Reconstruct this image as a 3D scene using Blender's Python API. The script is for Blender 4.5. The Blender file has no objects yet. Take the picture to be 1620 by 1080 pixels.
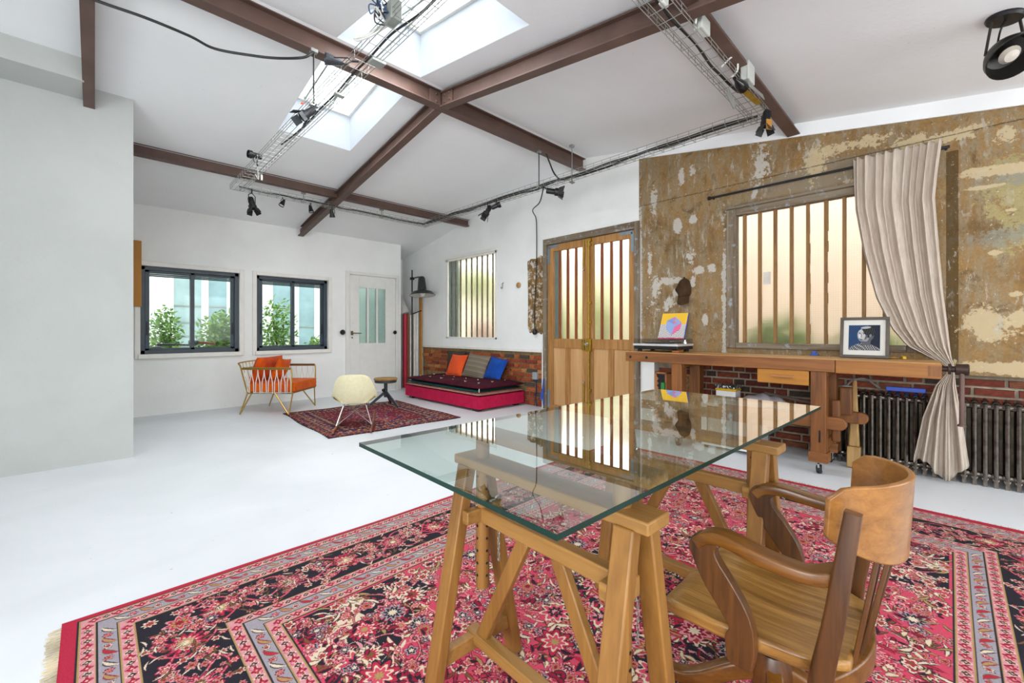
import bpy, math, random
import numpy as np
from mathutils import Vector, Matrix
random.seed(7)
PI = math.pi
sc = bpy.context.scene
COL = sc.collection

# ------------------------------------------------------------------ camera, sky, light, exposure
cd = bpy.data.cameras.new('camera'); cam = bpy.data.objects.new('camera', cd); COL.objects.link(cam)
cd.sensor_width = 36.0; cd.sensor_fit = 'HORIZONTAL'
cd.lens = 36.0 * 676.0 / 1620.0
cd.shift_y = -16.5 / 1620.0
cd.clip_start = 0.02; cd.clip_end = 200
cam.location = (0, 0, 1.1); cam.rotation_euler = (PI / 2, 0, -math.radians(44.3))
sc.camera = cam

W = bpy.data.worlds.new('overcast_sky'); sc.world = W; W.use_nodes = True
bg = W.node_tree.nodes['Background']
bg.inputs['Color'].default_value = (0.93, 0.965, 1.0, 1); bg.inputs['Strength'].default_value = 2.7

def area(name, loc, rot, sx, sy, power, col):
    l = bpy.data.lights.new(name, 'AREA'); l.shape = 'RECTANGLE'; l.size = sx; l.size_y = sy
    l.energy = power; l.color = col
    o = bpy.data.objects.new(name, l); COL.objects.link(o); o.location = loc; o.rotation_euler = rot
    return o
# added fill lamps brightening the room from made-up openings behind the camera
area('added_fill_rear', (0.1, -2.42, 1.5), (PI / 2, 0, 0), 2.6, 1.4, 4, (.985, .99, 1))
area('added_fill_rear_east', (3.1, -2.42, 1.5), (PI / 2, 0, 0), 2.0, 1.4, 16, (.985, .99, 1))
area('added_fill_left', (-2.82, -.8, 1.55), (PI / 2, 0, -PI / 2), 2.7, 1.45, 105, (.98, .99, 1))

# daylight falling through the two roof lights
area('daylight_skylight_far', (1.705, 4.095, 3.235), (math.radians(-8.2), 0, 0), .70, 1.25, 21, (.97, .985, 1))
area('daylight_skylight_near', (1.705, 2.63, 3.243), (math.radians(9.1), 0, 0), .70, 1.25, 25, (.97, .985, 1))

sc.view_settings.view_transform = 'Standard'; sc.view_settings.look = 'None'
sc.view_settings.gamma = 1.0; sc.view_settings.use_curve_mapping = False
sc.view_settings.exposure = 0.55
sc.cycles.use_denoising = True
sc.cycles.diffuse_bounces = 7; sc.cycles.max_bounces = 14; sc.cycles.transparent_max_bounces = 16

# ------------------------------------------------------------------ helpers
def lin(h):
    h = h.lstrip('#'); r = []
    for i in (0, 2, 4):
        v = int(h[i:i + 2], 16) / 255.0
        r.append(v / 12.92 if v <= .04045 else ((v + .055) / 1.055) ** 2.4)
    return (r[0], r[1], r[2], 1.0)

def nd(nt, typ, ins=None, **props):
    n = nt.nodes.new(typ)
    for k, v in props.items(): setattr(n, k, v)
    for k, v in (ins or {}).items():
        s = n.inputs[k]
        if isinstance(v, bpy.types.NodeSocket): nt.links.new(v, s)
        else: s.default_value = v
    return n

def newmat(name):
    m = bpy.data.materials.new(name); m.use_nodes = True
    nt = m.node_tree
    return m, nt, nt.nodes['Principled BSDF']

def coord(nt, scale=(1, 1, 1), loc=(0, 0, 0), rot=(0, 0, 0), src='Object'):
    t = nd(nt, 'ShaderNodeTexCoord')
    mp = nd(nt, 'ShaderNodeMapping', {'Vector': t.outputs[src], 'Scale': scale, 'Location': loc, 'Rotation': rot})
    return mp.outputs['Vector']

def noise(nt, vec, scale, detail=4, rough=.55, dist=0):
    return nd(nt, 'ShaderNodeTexNoise', {'Vector': vec, 'Scale': scale, 'Detail': detail, 'Roughness': rough, 'Distortion': dist}).outputs['Fac']

def ramp(nt, fac, stops, interp='LINEAR'):
    r = nd(nt, 'ShaderNodeValToRGB', {'Fac': fac}); cr = r.color_ramp; cr.interpolation = interp
    while len(cr.elements) < len(stops): cr.elements.new(.5)
    for e, (p, c) in zip(cr.elements, stops):
        e.position = p; e.color = c if len(c) == 4 else (*c, 1)
    return r.outputs['Color']

def mixc(nt, fac, a, b, blend='MIX'):
    n = nd(nt, 'ShaderNodeMix', data_type='RGBA', blend_type=blend)
    for i, v in ((0, fac), (6, a), (7, b)):
        s = n.inputs[i]
        if isinstance(v, bpy.types.NodeSocket): nt.links.new(v, s)
        else: s.default_value = v
    return n.outputs[2]

def mth(nt, op, a, b=0.0, c=0.0, clamp=False):
    n = nd(nt, 'ShaderNodeMath', operation=op, use_clamp=clamp)
    for i, v in enumerate((a, b, c)):
        if isinstance(v, bpy.types.NodeSocket): nt.links.new(v, n.inputs[i])
        else: n.inputs[i].default_value = v
    return n.outputs[0]

def bumpn(nt, h, strength=.3, dist=.01):
    return nd(nt, 'ShaderNodeBump', {'Height': h, 'Strength': strength, 'Distance': dist}).outputs['Normal']

def simple(name, col, rough=.5, metal=0.0, var=.12, scale=9, stretch=(1, 1, 1), bump=0.0, bscale=60, spec=.5):
    m, nt, p = newmat(name)
    c = lin(col)
    v = coord(nt, stretch)
    n = noise(nt, v, scale)
    a = tuple(max(0, x * (1 - var)) for x in c[:3]) + (1,); b = tuple(min(1, x * (1 + var)) for x in c[:3]) + (1,)
    nt.links.new(ramp(nt, n, [(.3, a), (.7, b)]), p.inputs['Base Color'])
    p.inputs['Roughness'].default_value = rough; p.inputs['Metallic'].default_value = metal
    p.inputs['Specular IOR Level'].default_value = spec
    if bump: nt.links.new(bumpn(nt, noise(nt, v, bscale, 3), bump, .004), p.inputs['Normal'])
    return m

def wood(name, dark, light, axis='y', rough=.45, grain=28, spec=.4, mid=None, wear=None, blotch=.22):
    m, nt, p = newmat(name)
    st = {'x': (.06, 1, 1), 'y': (1, .06, 1), 'z': (1, 1, .06)}[axis]
    v = coord(nt, st)
    n1 = noise(nt, v, grain, 6, .6, .6); n2 = noise(nt, v, grain * 5, 3, .6)
    f = mth(nt, 'ADD', mth(nt, 'MULTIPLY', n1, .75), mth(nt, 'MULTIPLY', n2, .25))
    st2 = [(.33, lin(dark)), (.66, lin(light))]
    if mid: st2 = [(.3, lin(dark)), (.48, lin(mid)), (.68, lin(light))]
    col = ramp(nt, f, st2)
    big = noise(nt, coord(nt), 3.0, 2)
    col = mixc(nt, mth(nt, 'MULTIPLY', big, blotch), col, mixc(nt, 1.0, col, lin('b08d6a'), 'MULTIPLY'))
    if wear:
        w = ramp(nt, noise(nt, coord(nt), 14, 6, .7), [(.56, (0, 0, 0)), (.66, (1, 1, 1))])
        col = mixc(nt, w, col, lin(wear))
    nt.links.new(col, p.inputs['Base Color'])
    p.inputs['Roughness'].default_value = rough; p.inputs['Specular IOR Level'].default_value = spec
    nt.links.new(bumpn(nt, f, .15, .002), p.inputs['Normal'])
    return m

def fabric(name, c1, c2=None, rough=.9, weave=260, bump=.25, sheen=.0, var=9):
    m, nt, p = newmat(name)
    v = coord(nt)
    col = ramp(nt, noise(nt, v, var, 5, .6), [(.3, lin(c1)), (.7, lin(c2 or c1))])
    nt.links.new(col, p.inputs['Base Color'])
    p.inputs['Roughness'].default_value = rough; p.inputs['Specular IOR Level'].default_value = .15
    p.inputs['Sheen Weight'].default_value = sheen
    nt.links.new(bumpn(nt, noise(nt, v, weave, 2), bump, .003), p.inputs['Normal'])
    return m

class MB:
    """collects geometry in world (or local) coordinates for ONE mesh object"""
    def __init__(s): s.v = []; s.f = []; s.mi = []; s.cur = 0; s.uv = None
    def add(s, vs, fs):
        o = len(s.v); s.v += [tuple(x) for x in vs]
        for f in fs: s.f.append(tuple(i + o for i in f)); s.mi.append(s.cur)
        return s
    def box(s, x0, x1, y0, y1, z0, z1):
        vs = [(x, y, z) for z in (z0, z1) for y in (y0, y1) for x in (x0, x1)]
        return s.add(vs, [(0, 2, 3, 1), (4, 5, 7, 6), (0, 1, 5, 4), (2, 6, 7, 3), (0, 4, 6, 2), (1, 3, 7, 5)])
    def bar(s, p, q, w, h, up=(0, 0, 1), w2=None, h2=None):
        p = Vector(p); q = Vector(q); d = (q - p).normalized(); up = Vector(up)
        r = d.cross(up)
        if r.length < 1e-5: up = Vector((1, 0, 0)); r = d.cross(up)
        r.normalize(); u = r.cross(d).normalized()
        w2 = w if w2 is None else w2; h2 = h if h2 is None else h2
        vs = []
        for c, ww, hh in ((p, w, h), (q, w2, h2)):
            for a, b in ((-1, -1), (1, -1), (1, 1), (-1, 1)): vs.append(c + r * (a * ww / 2) + u * (b * hh / 2))
        return s.add(vs, [(0, 1, 2, 3), (7, 6, 5, 4), (0, 4, 5, 1), (1, 5, 6, 2), (2, 6, 7, 3), (3, 7, 4, 0)])
    def tube(s, pts, r, seg=8, caps=True, close=False):
        pts = [Vector(p) for p in pts]; n = len(pts)
        rr = r if isinstance(r, (list, tuple)) else [r] * n
        prev = None; vs = []
        for i, p in enumerate(pts):
            a = pts[(i - 1) % n] if (i > 0 or close) else p
            b = pts[(i + 1) % n] if (i < n - 1 or close) else p
            d = (b - a)
            d = d.normalized() if d.length > 1e-9 else Vector((0, 0, 1))
            if prev is None:
                x = Vector((0, 0, 1)).cross(d)
                if x.length < 1e-3: x = Vector((1, 0, 0)).cross(d)
            else: x = prev - d * prev.dot(d)
            if x.length < 1e-6: x = Vector((1, 0, 0)).cross(d)
            x.normalize(); y = d.cross(x); prev = x
            for k in range(seg):
                t = 2 * PI * k / seg; vs.append(p + (x * math.cos(t) + y * math.sin(t)) * rr[i])
        fs = []
        for i in range(n if close else n - 1):
            j = (i + 1) % n
            for k in range(seg):
                l = (k + 1) % seg; fs.append((i * seg + k, i * seg + l, j * seg + l, j * seg + k))
        if caps and not close:
            fs.append(tuple(reversed(range(seg)))); fs.append(tuple((n - 1) * seg + k for k in range(seg)))
        return s.add(vs, fs)
    def lathe(s, prof, seg=20, o=(0, 0, 0), ax=(0, 0, 1)):
        o = Vector(o); ax = Vector(ax).normalized()
        x = ax.orthogonal().normalized(); y = ax.cross(x); vs = []; n = len(prof)
        for r, z in prof:
            for k in range(seg):
                t = 2 * PI * k / seg; vs.append(o + ax * z + (x * math.cos(t) + y * math.sin(t)) * max(r, 1e-5))
        fs = []
        for i in range(n - 1):
            for k in range(seg):
                l = (k + 1) % seg; fs.append((i * seg + k, i * seg + l, (i + 1) * seg + l, (i + 1) * seg + k))
        return s.add(vs, fs)
    def prism(s, poly, a, b, ax='x'):
        """poly = list of 2-D points in the plane across axis ax, extruded from a to b"""
        def P(p, t): return {'x': (t, p[0], p[1]), 'y': (p[0], t, p[1]), 'z': (p[0], p[1], t)}[ax]
        n = len(poly); vs = [P(p, a) for p in poly] + [P(p, b) for p in poly]
        fs = [tuple(reversed(range(n))), tuple(range(n, 2 * n))]
        fs += [(i, (i + 1) % n, (i + 1) % n + n, i + n) for i in range(n)]
        return s.add(vs, fs)
    def grid(s, fn, nu, nv, closeu=False):
        vs = [fn(i / (nu if closeu else nu - 1), j / (nv - 1)) for j in range(nv) for i in range(nu)]
        fs = []
        for j in range(nv - 1):
            for i in range(nu if closeu else nu - 1):
                k = (i + 1) % nu; fs.append((j * nu + i, j * nu + k, (j + 1) * nu + k, (j + 1) * nu + i))
        return s.add(vs, fs)
    def ball(s, c, r, seg=10, sq=(1, 1, 1)):
        c = Vector(c); rings = max(4, seg // 2)
        def fn(u, v):
            t = 2 * PI * u; p = PI * v
            return (c[0] + r * sq[0] * math.sin(p) * math.cos(t), c[1] + r * sq[1] * math.sin(p) * math.sin(t), c[2] - r * sq[2] * math.cos(p))
        return s.grid(fn, seg, rings + 1, True)
    def sheet(s, fn, nu, nv, th):
        """a thick two-sided sheet: fn(u,v) -> (point, normal)"""
        A = []; B = []
        for j in range(nv):
            for i in range(nu):
                p, n = fn(i / (nu - 1), j / (nv - 1)); p = Vector(p); n = Vector(n).normalized()
                A.append(p + n * th / 2); B.append(p - n * th / 2)
        N = nu * nv; fs = []
        q = lambda i, j: j * nu + i
        for j in range(nv - 1):
            for i in range(nu - 1):
                fs.append((q(i, j), q(i + 1, j), q(i + 1, j + 1), q(i, j + 1)))
                fs.append((N + q(i, j + 1), N + q(i + 1, j + 1), N + q(i + 1, j), N + q(i, j)))
        for i in range(nu - 1):
            fs.append((q(i + 1, 0), q(i, 0), N + q(i, 0), N + q(i + 1, 0)))
            fs.append((q(i, nv - 1), q(i + 1, nv - 1), N + q(i + 1, nv - 1), N + q(i, nv - 1)))
        for j in range(nv - 1):
            fs.append((q(0, j), q(0, j + 1), N + q(0, j + 1), N + q(0, j)))
            fs.append((q(nu - 1, j + 1), q(nu - 1, j), N + q(nu - 1, j), N + q(nu - 1, j + 1)))
        return s.add(A + B, fs)
    def sweep(s, pts, ws, hs, up, ex=.5, seg=12):
        """one continuous bar with a rounded-rectangle section along a path"""
        pts = [Vector(p) for p in pts]; n = len(pts); up = Vector(up); vs = []
        g = lambda a, i: a[i] if isinstance(a, (list, tuple)) and len(a) == n else (a[0] + (a[1] - a[0]) * i / (n - 1) if isinstance(a, (list, tuple)) else a)
        for i, c in enumerate(pts):
            d = (pts[min(i + 1, n - 1)] - pts[max(i - 1, 0)]).normalized(); r = d.cross(up).normalized(); u = r.cross(d)
            for k in range(seg):
                an = 2 * PI * (k + .5) / seg; ca, sa = math.cos(an), math.sin(an)
                vs.append(c + r * g(ws, i) / 2 * math.copysign(abs(ca) ** ex, ca) + u * g(hs, i) / 2 * math.copysign(abs(sa) ** ex, sa))
        fs = [(i * seg + k, i * seg + (k + 1) % seg, (i + 1) * seg + (k + 1) % seg, (i + 1) * seg + k) for i in range(n - 1) for k in range(seg)]
        fs += [tuple(reversed(range(seg))), tuple((n - 1) * seg + k for k in range(seg))]
        return s.add(vs, fs)
    def build(s, name, mats, parent=None, local=False, bevel=0, smooth=True, angle=35, solid=0, sub=0, kind=None):
        off = Vector((0, 0, 0))
        if parent is not None and not local:
            q = parent
            while q is not None: off += q.location; q = q.parent
        me = bpy.data.meshes.new(name)
        me.from_pydata([(x - off.x, y - off.y, z - off.z) for x, y, z in s.v], [], s.f)
        if not isinstance(mats, (list, tuple)): mats = [mats]
        for m in mats: me.materials.append(m)
        if len(mats) > 1: me.polygons.foreach_set('material_index', s.mi)
        me.polygons.foreach_set('use_smooth', [bool(smooth)] * len(me.polygons))
        if s.uv is not None:
            l = me.uv_layers.new(name='UVMap')
            for p in me.polygons:
                for li in p.loop_indices: l.data[li].uv = s.uv(s.v[me.loops[li].vertex_index])
        me.update()
        if smooth: me.set_sharp_from_angle(angle=math.radians(angle))
        o = bpy.data.objects.new(name, me); COL.objects.link(o)
        if parent is not None: o.parent = parent
        if solid:
            md = o.modifiers.new('solid', 'SOLIDIFY'); md.thickness = solid; md.offset = 0
        if bevel:
            md = o.modifiers.new('bevel', 'BEVEL'); md.width = bevel; md.segments = 2; md.limit_method = 'ANGLE'; md.angle_limit = math.radians(40)
            md.harden_normals = False
        if sub:
            md = o.modifiers.new('sub', 'SUBSURF'); md.levels = sub; md.render_levels = sub
        if kind: o['kind'] = kind
        return o

def tag(o, label, cat, group=None):
    o['label'] = label; o['category'] = cat
    if group: o['group'] = group
    return o
def thing(name, label, cat, loc=(0, 0, 0), rz=0, group=None):
    o = bpy.data.objects.new(name, None); COL.objects.link(o); o.location = loc; o.rotation_euler = (0, 0, rz)
    o.empty_display_size = .1
    return tag(o, label, cat, group)
def struct(name, loc=(0, 0, 0)):
    o = bpy.data.objects.new(name, None); COL.objects.link(o); o.location = loc; o['kind'] = 'structure'; o.empty_display_size = .1
    return o
def dup(root, loc, rot, label, group=None):
    r = root.copy(); COL.objects.link(r); r.location = loc; r.rotation_euler = rot; r['label'] = label
    if group: r['group'] = group
    for ch in list(root.children):
        c = ch.copy(); COL.objects.link(c); c.parent = r
        for g in list(ch.children):
            d = g.copy(); COL.objects.link(d); d.parent = c
    return r
def smoothpath(pts, n=6, close=False):
    pts = [Vector(p) for p in pts]; out = []; N = len(pts)
    for i in range(N if close else N - 1):
        g = lambda k: pts[k % N] if close else pts[min(max(k, 0), N - 1)]
        p0, p1, p2, p3 = g(i - 1), g(i), g(i + 1), g(i + 2)
        for k in range(n):
            t = k / n
            out.append(.5 * ((2 * p1) + (p2 - p0) * t + (2 * p0 - 5 * p1 + 4 * p2 - p3) * t * t + (3 * p1 - p0 - 3 * p2 + p3) * t ** 3))
    if not close: out.append(pts[-1])
    return out
def ceil_z(y):
    if y <= 3.3: return 3.36 - .16 * (3.3 - y)
    if y <= 5.8: return 3.36 - .144 * (y - 3.3)
    return 3.0 - .19 * (y - 5.8)

# ------------------------------------------------------------------ materials
def wallpaint(name, base, dirt, amt=.5):
    m, nt, p = newmat(name)
    v = coord(nt)
    big = noise(nt, v, 1.3, 6, .6, .4); fine = noise(nt, v, 40, 4)
    col = ramp(nt, big, [(.35, lin(dirt)), (.62, lin(base))])
    col = mixc(nt, amt, lin(base), col)
    spk = ramp(nt, noise(nt, v, 42, 2, .4), [(.765, (0, 0, 0)), (.785, (1, 1, 1))])
    col = mixc(nt, mth(nt, 'MULTIPLY', spk, .25), col, lin('77766f'))
    nt.links.new(col, p.inputs['Base Color']); p.inputs['Roughness'].default_value = .75
    p.inputs['Specular IOR Level'].default_value = .25
    nt.links.new(bumpn(nt, mth(nt, 'ADD', fine, mth(nt, 'MULTIPLY', big, 2.0)), .12, .01), p.inputs['Normal'])
    return m
M = {}
M['white_wall'] = wallpaint('white_wall', 'eaecea', 'dadcd9')
M['ceil'] = wallpaint('white_ceiling', 'e9ebec', 'dfe2e3', .4)
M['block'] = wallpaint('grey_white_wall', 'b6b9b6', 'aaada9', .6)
M['shaft'] = simple('skylight_white', 'd3d8de', .6, var=.02)
def floor_mat():
    m, nt, p = newmat('white_floor_paint')
    v = coord(nt)
    big = noise(nt, v, .9, 5, .6, .5)
    col = ramp(nt, big, [(.3, lin('ced2d6')), (.65, lin('dce0e4'))])
    scr = ramp(nt, noise(nt, coord(nt, (1, 9, 1), rot=(0, 0, .5)), 2.2, 8, .75), [(.66, (0, 0, 0)), (.72, (1, 1, 1))])
    col = mixc(nt, mth(nt, 'MULTIPLY', scr, .12), col, lin('b9bcbd'))
    spk = ramp(nt, noise(nt, v, 26, 2, .4), [(.755, (0, 0, 0)), (.775, (1, 1, 1))])
    col = mixc(nt, mth(nt, 'MULTIPLY', spk, .4), col, lin('8d8c88'))
    nt.links.new(col, p.inputs['Base Color'])
    nt.links.new(ramp(nt, big, [(.3, (.34, .34, .34)), (.7, (.5, .5, .5))]), p.inputs['Roughness'])
    p.inputs['Specular IOR Level'].default_value = .3
    nt.links.new(bumpn(nt, noise(nt, v, 25, 4), .05, .01), p.inputs['Normal'])
    return m
M['floor'] = floor_mat()

def plaster_mat():
    """ochre distempered plaster with flaked white under-layers (marks sit at their own places on the wall)"""
    m, nt, p = newmat('old_ochre_plaster')
    t = nd(nt, 'ShaderNodeTexCoord'); v = t.outputs['Object']
    sx = nd(nt, 'ShaderNodeSeparateXYZ', {'Vector': v}); Yw = sx.outputs['Y']; Zw = sx.outputs['Z']
    wob = noise(nt, v, 6, 5, .7); wob2 = noise(nt, v, 24, 8, .8)
    vz = nd(nt, 'ShaderNodeMapping', {'Vector': v, 'Scale': (1, 1, .28)}).outputs[0]
    n1 = noise(nt, v, 1.9, 9, .68, .5); n2 = noise(nt, vz, 13, 9, .78); n3 = noise(nt, v, 60, 5, .7)
    col = ramp(nt, n1, [(.3, lin('664f2f')), (.45, lin('826641')), (.58, lin('927348')), (.72, lin('877253'))])
    col = mixc(nt, ramp(nt, n2, [(.44, (0, 0, 0)), (.62, (.9, .9, .9))]), col, lin('8d826d'))
    col = mixc(nt, ramp(nt, noise(nt, v, 4.5, 9, .8, .8), [(.53, (0, 0, 0)), (.64, (.75, .75, .75))]), col, lin('594427'))
    col = mixc(nt, ramp(nt, n3, [(.4, (.0, .0, .0)), (.7, (.35, .35, .35))]), col, lin('5e4b2c'))
    def ell(y, z, ry, rz, w=.5):
        a = mth(nt, 'DIVIDE', mth(nt, 'SUBTRACT', Yw, y), ry); b = mth(nt, 'DIVIDE', mth(nt, 'SUBTRACT', Zw, z), rz)
        d = mth(nt, 'SQRT', mth(nt, 'ADD', mth(nt, 'MULTIPLY', a, a), mth(nt, 'MULTIPLY', b, b)))
        d = mth(nt, 'ADD', d, mth(nt, 'MULTIPLY', mth(nt, 'SUBTRACT', wob, .5), w * 3.0))
        return mth(nt, 'ADD', d, mth(nt, 'MULTIPLY', mth(nt, 'SUBTRACT', wob2, .5), w * 3.2))
    def inside(d, edge=1.0, soft=.08):
        return mth(nt, 'MULTIPLY', mth(nt, 'SUBTRACT', edge + soft, d), 1 / (2 * soft), clamp=True)
    def paint(col, mask, c, amt=1.0): return mixc(nt, mth(nt, 'MULTIPLY', mask, amt), col, lin(c))
    def tone(c): return c
    # smoother grey render above the window, pale olive at the right end, dark edge strip
    gre = inside(ell(.75, 2.47, .62, .12, .3), soft=.15); col = paint(col, gre, '857a68', .75)
    pale = ramp(nt, noise(nt, v, 7, 9, .8, .6), [(.42, lin('94895c')), (.52, lin('a39669')), (.62, lin('6f6140'))])
    col = mixc(nt, mth(nt, 'MULTIPLY', inside(ell(-.46, 1.98, .26, .36, .7), soft=.1), .85), col, pale)
    col = paint(col, inside(ell(-.42, 2.2, .2, .06, 1.3)), '83837a', .7); col = paint(col, inside(ell(-.3, 1.78, .2, .06, 1.5)), '7f8078', .6)
    strip = mth(nt, 'MULTIPLY', mth(nt, 'GREATER_THAN', Yw, -.045), mth(nt, 'LESS_THAN', Yw, .02))
    col = mixc(nt, mth(nt, 'MULTIPLY', strip, mth(nt, 'MULTIPLY', mth(nt, 'LESS_THAN', Zw, 2.45), .8)), col, lin('453416'))
    for y, z, ry, rz, w in ((2.1, 2.26, .055, .08, .35), (1.93, 2.3, .05, .045, .35), (2.2, 1.66, .17, .045, .7), (2.37, 1.55, .06, .2, 1.2),
                            (1.87, 1.75, .06, .04, .6), (1.74, 1.76, .04, .04, .6), (1.93, 1.62, .035, .06, .7), (2.12, 1.53, .03, .05, .7), (1.80, 1.22, .03, .06, .6), (2.2, 1.4, .06, .05, 1.2),
                            (2.05, 2.78, .03, .07, 1.0), (1.93, 2.82, .028, .05, 1.0), (2.38, 2.6, .035, .12, 1.3), (2.43, 1.9, .03, .15, 1.3), (1.28, 2.72, .06, .17, 1.5), (1.95, 1.9, .05, .06, 1.3), (1.75, .8, .3, .02, 1.2), (1.33, 2.46, .03, .06, .9),
                            (1.61, 1.4, .018, .6, 1.2), (2.545, 1.5, .02, 1.0, 1.0)):
        col = paint(col, inside(ell(y, z, ry, rz, w)), 'b9b5ac', .85)
    for y, z, ry, rz, w in ((-.33, 2.24, .26, .035, .45), (-.47, 2.46, .045, .13, .7), (-.15, 2.27, .09, .02, .5), (-.17, 2.14, .1, .012, .6), (-.20, 1.14, .11, .12, .8), (-.34, 1.18, .07, .08, .7), (-.3, .84, .35, .045, .6), (-.32, 1.36, .04, .025, .6), (-.22, 1.66, .03, .018, .6), (-.3, 1.95, .03, .015, .6),
                            (.25, 2.6, .1, .045, 1.3), (-.02, 2.57, .13, .04, 1.4), (-.28, 2.48, .06, .05, 1.1), (.55, 2.68, .2, .04, 1.5), (.42, 2.36, .2, .04, 1.0), (.85, 2.6, .06, .1, 1.5)):
        col = paint(col, inside(ell(y, z, ry, rz, w)), 'b8a684', .9)
    # a long levelled crack below the ceiling
    ln = mth(nt, 'ABSOLUTE', mth(nt, 'SUBTRACT', mth(nt, 'ADD', Zw, mth(nt, 'MULTIPLY', wob2, .03)), 2.585))
    col = mixc(nt, mth(nt, 'MULTIPLY', mth(nt, 'LESS_THAN', ln, .0045), .7), col, lin('40321a'))
    fl = ramp(nt, noise(nt, vz, 15, 9, .78, .3), [(.55, (0, 0, 0)), (.60, (1, 1, 1))])
    gate = ramp(nt, noise(nt, v, 2.4, 4, .7), [(.43, (0, 0, 0)), (.58, (.9, .9, .9))])
    col = mixc(nt, mth(nt, 'MULTIPLY', fl, gate), col, lin('aaa698'))
    fl2 = ramp(nt, noise(nt, v, 40, 4, .7), [(.645, (0, 0, 0)), (.665, (1, 1, 1))])
    col = mixc(nt, mth(nt, 'MULTIPLY', fl2, .8), col, lin('bdb8a8'))
    nt.links.new(col, p.inputs['Base Color']); p.inputs['Roughness'].default_value = .8
    p.inputs['Specular IOR Level'].default_value = .2
    h = mth(nt, 'ADD', n1, mth(nt, 'ADD', mth(nt, 'MULTIPLY', n2, .5), mth(nt, 'MULTIPLY', n3, .2)))
    nt.links.new(bumpn(nt, h, .45, .01), p.inputs['Normal'])
    return m
M['plaster'] = plaster_mat()
def peel_mat():
    m, nt, p = newmat('bare_brown_plaster_patch')
    v = coord(nt)
    col = ramp(nt, noise(nt, v, 8, 6, .7), [(.35, lin('5d4320')), (.6, lin('8a6a3a'))])
    col = mixc(nt, ramp(nt, noise(nt, v, 16, 6, .7, .5), [(.52, (0, 0, 0)), (.58, (1, 1, 1))]), col, lin('bdb8ae'))
    nt.links.new(col, p.inputs['Base Color']); p.inputs['Roughness'].default_value = .85
    nt.links.new(bumpn(nt, noise(nt, v, 30, 5), .4, .006), p.inputs['Normal'])
    return m
M['peel'] = peel_mat()
M['mortar'] = simple('mortar', '9a8f7c', .9, var=.35, scale=14, bump=.5, bscale=90)
M['mortar_tan'] = simple('tan_mortar', '86704c', .9, var=.35, scale=14, bump=.5, bscale=90)
BR_FAR = [simple('brick_' + n, c, .85, var=.3, scale=30, bump=.5, bscale=120) for n, c in (('orange', 'a3552a'), ('rust', '8c4020'), ('tan', 'ad7440'), ('charcoal', '4a3a33'), ('red', '7d3020'))]
BR_NEAR = [simple('brick_' + n, c, .8, var=.35, scale=30, bump=.5, bscale=120) for n, c in (('maroon', '6d2c1a'), ('dark_red', '5a2417'), ('wine', '7d3a22'), ('soot', '3d2e24'), ('warm', '764229'))]
M['steel'] = simple('brown_painted_steel', '5d4840', .5, var=.18, scale=5, bump=.1, spec=.35)
M['black'] = simple('black_metal', '17171a', .4, var=.3, spec=.4)
M['blackplastic'] = simple('black_plastic', '101012', .45, var=.2)
M['rubber'] = simple('black_rubber', '1b1b1d', .7, var=.2)
M['zinc'] = simple('zinc_wire', '9c9e9a', .4, .7, var=.15)
M['greybox'] = simple('grey_plastic', 'b9bcb6', .55, var=.06)
M['chrome'] = simple('chrome', 'd8d8d8', .18, 1.0, var=.05)
M['brass'] = simple('brass', 'a08228', .38, .7, var=.25, scale=20)
M['gold'] = simple('gold_lacquered_wire', 'a98b45', .35, .75, var=.12)
M['slate'] = simple('slate_grey_aluminium', '35424b', .42, var=.1)
M['whitegloss'] = simple('white_gloss_paint', 'dcdcd8', .4, var=.04)
M['trimwhite'] = simple('white_trim_paint', 'e2e0da', .5, var=.05)
M['cable'] = simple('black_cable', '161616', .5, var=.1)
M['wcable'] = simple('white_cable', 'd5d5cf', .5, var=.05)
M['doorwood'] = wood('oak_door', '8a5f2f', 'b98a52', 'z', .5, 24)
M['doorpanel'] = wood('plywood_panel', 'b08552', 'caa272', 'z', .55, 9)
M['reddoorbar'] = wood('reddish_bar', '6d2f12', '93501f', 'z', .5, 20)
M['oldwood'] = wood('weathered_grey_wood', '5d4b38', '8d8371', 'z', .8, 22, wear='8f979a')
M['oldwoody'] = wood('weathered_grey_wood_level', '5d4b38', '8d8371', 'y', .8, 22, wear='8f979a')
M['mullion'] = wood('brown_mullion', '6b4d28', '9a7440', 'z', .6, 20)
M['beech'] = wood('beech', '805a2a', 'a97f45', 'y', .45, 16)
M['beechz'] = wood('beech_upright', '734c20', '9c7138', 'z', .45, 16)
M['oak'] = wood('oak_seat', '5e3d18', 'b58a4d', 'y', .34, 34, .5, mid='8f6530')
M['oakdark'] = wood('dark_oak', '36200d', '6c431e', 'z', .34, 20, .5)
M['oakback'] = wood('oak_plywood_back', '74491c', '9c6a32', 'x', .3, 40, .5, blotch=.08)
M['oakarm'] = wood('oak_arm', '472809', '83551f', 'y', .3, 20, .5)
M['bench'] = wood('oiled_bench_wood', '5b371a', '9a6534', 'y', .5, 18, mid='7c4e26')
M['benchtop'] = wood('bench_top_wood', 'a57439', 'c9a06a', 'y', .5, 14)
M['benchz'] = wood('oiled_bench_leg', '573317', '925d2d', 'z', .5, 18)
M['drawer'] = wood('honey_drawer', '9a6420', 'b98233', 'y', .5, 10)
M['lightwood'] = wood('pale_turned_wood', '8c6a38', 'b8965e', 'z', .5, 14)
M['cork'] = wood('orange_board', 'a9722c', 'b98538', 'z', .6, 12)
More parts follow.
